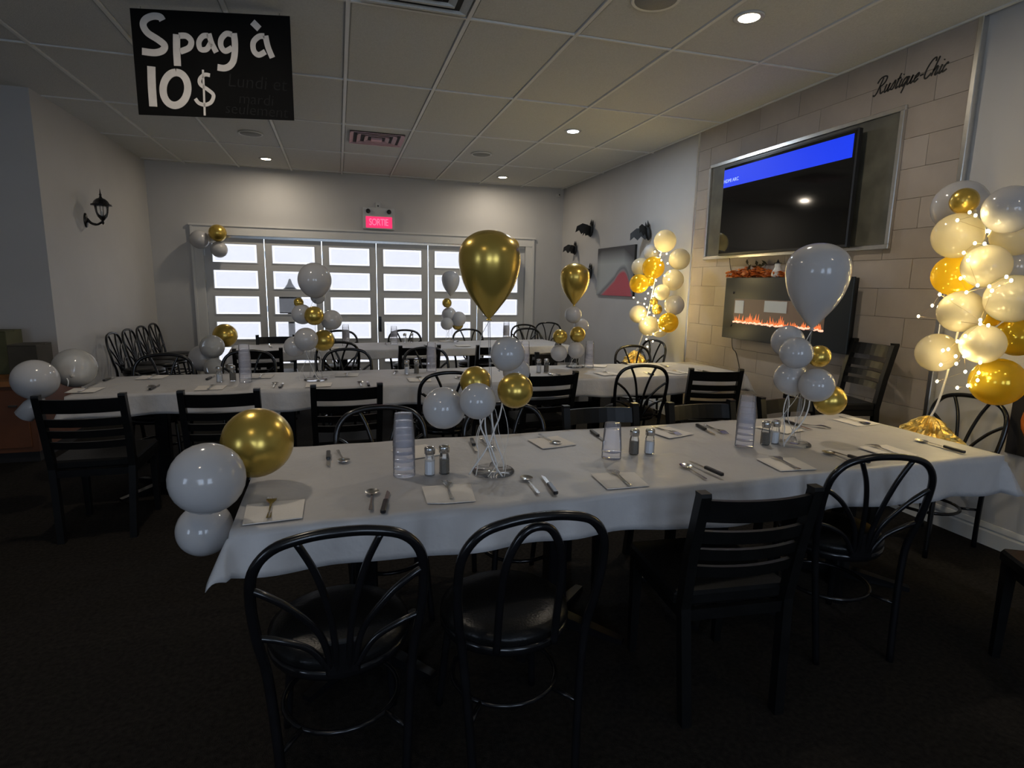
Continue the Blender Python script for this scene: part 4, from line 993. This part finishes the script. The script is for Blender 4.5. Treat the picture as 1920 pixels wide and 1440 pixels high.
# ================================================================== TABLE SETTINGS
Z0 = TOPZ + .0045
cup_me = MB().lathe([(.0412, 0), (.0415, .002), (.0412, .005), (.0402, .032), (.0335, .119), (.032, .122), (.001, .122)], 26).mesh('tumbler', M['clear_plastic'])
ORD = ['bottom', 'second', 'third', 'fourth', 'fifth', 'sixth', 'seventh']
def stack(px, py, n, where):
    b = at_z(px, py, Z0 + .002)
    for k in range(n):
        nm = 'topmost' if k == n - 1 else ORD[k]
        o = put('plastic_tumbler', cup_me, None, (b.x, b.y, b.z + k * .0288))
        tag(o, 'clear tumbler, %s of the stack %s' % (nm, where), 'tumbler', 'stacked clear tumblers')
stack(758, 890, 5, 'at left on the front table')
stack(1146, 858, 2, 'in the middle of the front table')
stack(1395, 836, 5, 'at right on the front table')
stack(461, 716, 6, 'left on the middle table')
stack(809, 696, 5, 'in the centre of the middle table')
stack(1104, 689, 5, 'at right on the middle table')
stack(984, 690, 5, 'behind the large white balloon on the middle table')
stack(649, 648, 5, 'left on the far table')
stack(739, 645, 4, 'right beside the shakers of the far table')
stack(949, 641, 6, 'at right on the far table')

jar_me = MB().lathe([(.020, 0), (.0215, .004), (.0205, .06), (.017, .078), (.017, .086)], 8, False).mesh('jar', M['glass'])
cap_me = MB().lathe([(.0180, .082), (.0205, .084), (.0205, .103), (.0185, .109), (.010, .112), (.001, .1125)], 16).mesh('cap', M['steel'])
fill = {k: MB().lathe([(.0185, .004), (.018, .055), (.001, .057)], 8, False).mesh('filling', M[k]) for k in ('salt', 'pepper')}
def shaker(px, py, kind, where):
    b = at_z(px, py, Z0)
    o = empty('%s_shaker' % kind, tuple(b), .2, '%s %s' % ('glass salt shaker with white filling' if kind == 'salt' else 'glass pepper shaker with brown filling', where), 'shaker', 'salt and pepper shakers')
    put('jar', jar_me, o); put('filling', fill[kind], o); put('cap', cap_me, o)
for px, py, k, wh in ((806, 890, 'salt', 'left of the front centrepiece'), (833, 887, 'pepper', 'left of the front centrepiece'), (1188, 851, 'pepper', 'in the middle of the front table'), (1217, 850, 'salt', 'in the middle of the front table'),
                      (1434, 833, 'pepper', 'at right on the front table'), (1452, 831, 'salt', 'at right on the front table'), (412, 716, 'salt', 'left on the middle table'), (437, 714, 'pepper', 'left on the middle table'),
                      (763, 701, 'salt', 'in the centre of the middle table'), (781, 700, 'pepper', 'in the centre of the middle table'), (1010, 698, 'salt', 'at right on the middle table'), (1024, 697, 'pepper', 'at right on the middle table'),
                      (759, 642, 'salt', 'on the far table'), (772, 641.5, 'pepper', 'on the far table')):
    shaker(px, py, k, wh)

# cutlery, modelled along +x with the head at +x, length about 0.19
def fork_mesh():
    mb = MB(); t = .0016
    mb.prism([(-.095, -.006), (-.098, 0), (-.095, .006), (-.03, .0035), (.02, .003), (.035, .010), (.045, .0125), (.06, .0125), (.06, -.0125), (.045, -.0125), (.035, -.010), (.02, -.003), (-.03, -.0035)][::-1], 0, t)
    for k in range(4):
        y = -.0105 + k * .007; mb.prism([(.06, y - .002), (.094, y - .0012), (.094, y + .0012), (.06, y + .002)], 0, t)
    for i, (x, y, z) in enumerate(mb.v):
        u_ = max(0, (x - .0) / .095); mb.v[i] = (x, y * 1.3, z + .012 * sin(pi * min(1, u_)) * .7 + .004 * max(0, -x / .095) ** 2 + .001)
    return mb.mesh('fork', M['steel'])
def spoon_mesh():
    mb = MB(); t = .0016
    mb.prism([(-.095, -.0065), (-.099, 0), (-.095, .0065), (-.03, .0035), (.03, .003), (.045, .006), (.045, -.006), (.03, -.003), (-.03, -.0035)][::-1], .004, .004 + t)
    vs = []; fs = []; n, m = 18, 5
    for i in range(m + 1):
        t_ = i / m
        for k in range(n):
            a = 2 * pi * k / n; vs.append((.064 + .030 * t_ * cos(a), .0245 * t_ * sin(a), .0005 + .0065 * t_ ** 2))
    for i in range(m):
        for k in range(n): fs.append((i * n + k, i * n + (k + 1) % n, (i + 1) * n + (k + 1) % n, (i + 1) * n + k))
    mb.add(vs, fs, True)
    return mb.mesh('spoon', M['steel'])
F_ME, S_ME = fork_mesh(), spoon_mesh()
BL_ME = MB().prism([(-.005, -.005), (.04, -.007), (.075, -.006), (.095, .004), (.09, .006), (.04, .007), (-.005, .006)], .003, .0045).mesh('blade', M['steel'])
HD_ME = MB().box(-.105, -.003, -.0085, .0085, .0005, .0125, .004).mesh('handle', M['black_plastic'])
NAP_ME = []
for k in range(3):
    r_ = random.Random(k); j = lambda: r_.uniform(-.006, .006)
    NAP_ME.append(MB().prism([(-.082 + j(), -.085 + j()), (.082 + j(), -.085 + j()), (.086 + j(), 0), (.082 + j(), .085 + j()), (-.082 + j(), .085 + j()), (-.084 + j(), .02)], 0, .0022).add([(-.078, -.08, .0026), (.08, -.078, .0026), (.078, .08, .0034), (-.08, .078, .003)], [(0, 1, 2, 3)]).mesh('paper_napkin', M['napkin']))
NAP_ = [0]
def lay(kind, hx, hy, tx, ty, where, lift=0.0, fix=None):
    """kind of cutlery from the tip (hx,hy) to the handle end (tx,ty)"""
    h_, t_ = at_z(hx, hy, Z0), at_z(tx, ty, Z0); d = h_ - t_; a = math.atan2(d.y, d.x)
    if fix is not None: a = math.radians(fix)
    c = (h_ + t_) / 2
    names = {'fork': 'steel dinner fork', 'spoon': 'steel spoon', 'knife': 'steak knife with black handle'}
    if kind == 'knife':
        o = empty('steak_knife', (c.x, c.y, Z0 + lift), a); put('blade', BL_ME, o); put('handle', HD_ME, o)['label'] = 'black handle'
    else:
        o = put('dinner_fork' if kind == 'fork' else 'soup_spoon', F_ME if kind == 'fork' else S_ME, None, (c.x, c.y, Z0 + lift), (0, 0, a))
    return tag(o, names[kind] + ' ' + where, kind, 'cutlery on the tables')
def napkin(px, py, ang, where, sc=1.0):
    c = at_z(px, py, Z0)
    o = put('paper_napkin', NAP_ME[NAP_[0] % 3], None, (c.x, c.y, Z0 + .0005), (0, 0, math.radians(ang)), (sc, sc, 1)); NAP_[0] += 1
    return tag(o, 'white paper napkin ' + where, 'napkin', 'paper napkins on the tables')
def setting(kind, hx, hy, tx, ty, where, off=(0, 0)):
    h_, t_ = at_z(hx, hy, Z0), at_z(tx, ty, Z0); d = h_ - t_; a = math.degrees(math.atan2(d.y, d.x))
    napkin((hx + tx) / 2 + off[0], (hy + ty) / 2 + off[1], a, 'under the %s %s' % (kind, where))
    lay(kind, hx, hy, tx, ty, where, .004)
F = 'on the front table'
setting('fork', 512, 931, 503, 982, 'at the left end of the front table', (8, 3))
lay('spoon', 699, 912, 694, 967, 'near edge of the front table, left of a knife'); lay('knife', 730, 917, 717, 967, 'near edge of the front table, right of the leftmost spoon')
setting('fork', 834, 898, 849, 946, 'in front of the salt shaker on the front table', (0, 4))
lay('spoon', 979, 889, 1014, 932, 'in front of the gold centrepiece stand'); lay('knife', 1014, 889, 1045, 931, 'right of the spoon before the gold centrepiece')
setting('fork', 1142, 881, 1185, 917, 'in front of the short tumbler stack', (0, 2))
lay('spoon', 1277, 870, 1325, 901, 'lying crossed by a knife, middle right of the front table'); lay('knife', 1287, 866, 1357, 897, 'beside the spoon, middle right, front table', .006)
setting('fork', 1444, 856, 1502, 885, 'in front of the right tumbler stack', (2, 0))
lay('spoon', 1537, 844, 1612, 874, 'behind the right foreground chair'); lay('knife', 1552, 846, 1627, 869, 'above the spoon behind the right foreground chair', .002)
setting('fork', 1628, 836, 1690, 856, 'at the right end of the front table', (4, 0))
lay('spoon', 1722, 827, 1785, 843, 'at the right end corner of the front table'); lay('knife', 1735, 830, 1803, 850, 'beside the rightmost spoon of the front table', .003)
lay('knife', 615, 880, 616, 847, 'far edge of the front table, near the gold balloon'); lay('spoon', 645, 866, 635, 849, 'far edge of the front table, near the gold balloon', 0)
napkin(783, 848, 20, 'behind the left tumbler stack on the front table')
lay('knife', 894, 850, 884, 825, 'behind the ribbons of the gold centrepiece'); lay('fork', 921, 842, 905, 828, 'behind the ribbons of the gold centrepiece')
setting('spoon', 1044, 834, 1014, 819, 'far side of the front table, right of centrepiece', (4, 3))
lay('knife', 1135, 829, 1110, 811, 'just behind the short tumbler stack')
setting('fork', 1272, 817, 1226, 803, 'far side of the front table, behind the middle shakers', (6, 1))
lay('knife', 1347, 820, 1302, 796, 'far side, left of the right front tumblers'); lay('fork', 1356, 812, 1327, 800, 'far side, right of a knife, front table')
napkin(1462, 804, 20, 'behind the right salt and pepper pair')
lay('knife', 1532, 810, 1465, 789, 'far side of the front table, behind the white centrepiece'); lay('fork', 1536, 801, 1506, 797, 'far side of the front table, behind white centrepiece sticks')
setting('spoon', 1622, 796, 1582, 786, 'at far right corner of the front table', (2, 0))
# middle table
setting('fork', 172, 726, 145, 738, 'at left end of the middle table'); lay('spoon', 286, 722, 276, 734, 'left on the middle table, behind first chair'); lay('knife', 300, 722, 282, 731, 'left on the middle table, beside a spoon')
lay('knife', 214, 708, 200, 713, 'far left edge of the middle table')
setting('fork', 292, 704, 279, 711, 'far edge of the middle table, before spare chairs')
setting('fork', 401, 722, 389, 733, 'left of the middle table tumblers'); lay('knife', 403, 705, 389, 712, 'far edge, left of the middle table salt shaker')
lay('spoon', 517, 716, 512, 729, 'middle table, right of the left tumbler stack'); lay('knife', 533, 717, 523, 729, 'middle table, right of a spoon by the left tumbler stack')
setting('fork', 492, 703, 487, 709, 'far edge, just right of the left middle tumblers')
napkin(598, 722, 90, 'in front of the middle white centrepiece stand')
lay('spoon', 674, 714, 678, 727, 'middle table, right of white centrepiece'); lay('knife', 688, 714, 692, 726, 'middle table, beside the spoon right of white centrepiece')
setting('fork', 652, 700, 650, 706, 'far edge, right of the middle white centrepiece')
setting('spoon', 783, 706, 790, 718, 'before central shakers of the middle table'); lay('spoon', 743, 696, 738, 703, 'left of central shakers on the middle table')
lay('spoon', 858, 708, 868, 714, 'middle table, above the half hidden bentwood chair')
lay('spoon', 1031, 701, 1040, 708, 'middle table, right of the gold teardrop centrepiece'); lay('knife', 1042, 701, 1054, 708, 'middle table, beside spoon right of gold teardrop')
setting('fork', 1128, 698, 1150, 704, 'middle table, before the right tumblers'); napkin(1119, 686, 60, 'behind the right tumblers of the middle table')
lay('knife', 1188, 686, 1165, 681, 'far edge of the middle table, right of tumblers'); lay('knife', 1208, 698, 1222, 703, 'middle table, above the open-back bentwood chair')
setting('fork', 1258, 696, 1284, 701, 'right end of the middle table'); lay('knife', 1308, 694, 1328, 699, 'rightmost on the middle table'); lay('spoon', 1250, 688, 1240, 684, 'far right edge of the middle table')
# far table
lay('spoon', 505, 648, 512, 654, 'left on the far table, above a ladderback chair'); lay('spoon', 724, 643, 726, 647, 'on the far table, left of the tumblers'); lay('knife', 794, 646, 800, 650, 'on the far table, right of the shakers')
napkin(838, 640, 90, 'beside the far table centrepiece'); napkin(868, 648, 90, 'near edge of the far table, right of centrepiece'); napkin(620, 652, 90, 'near left of the far table tumblers')
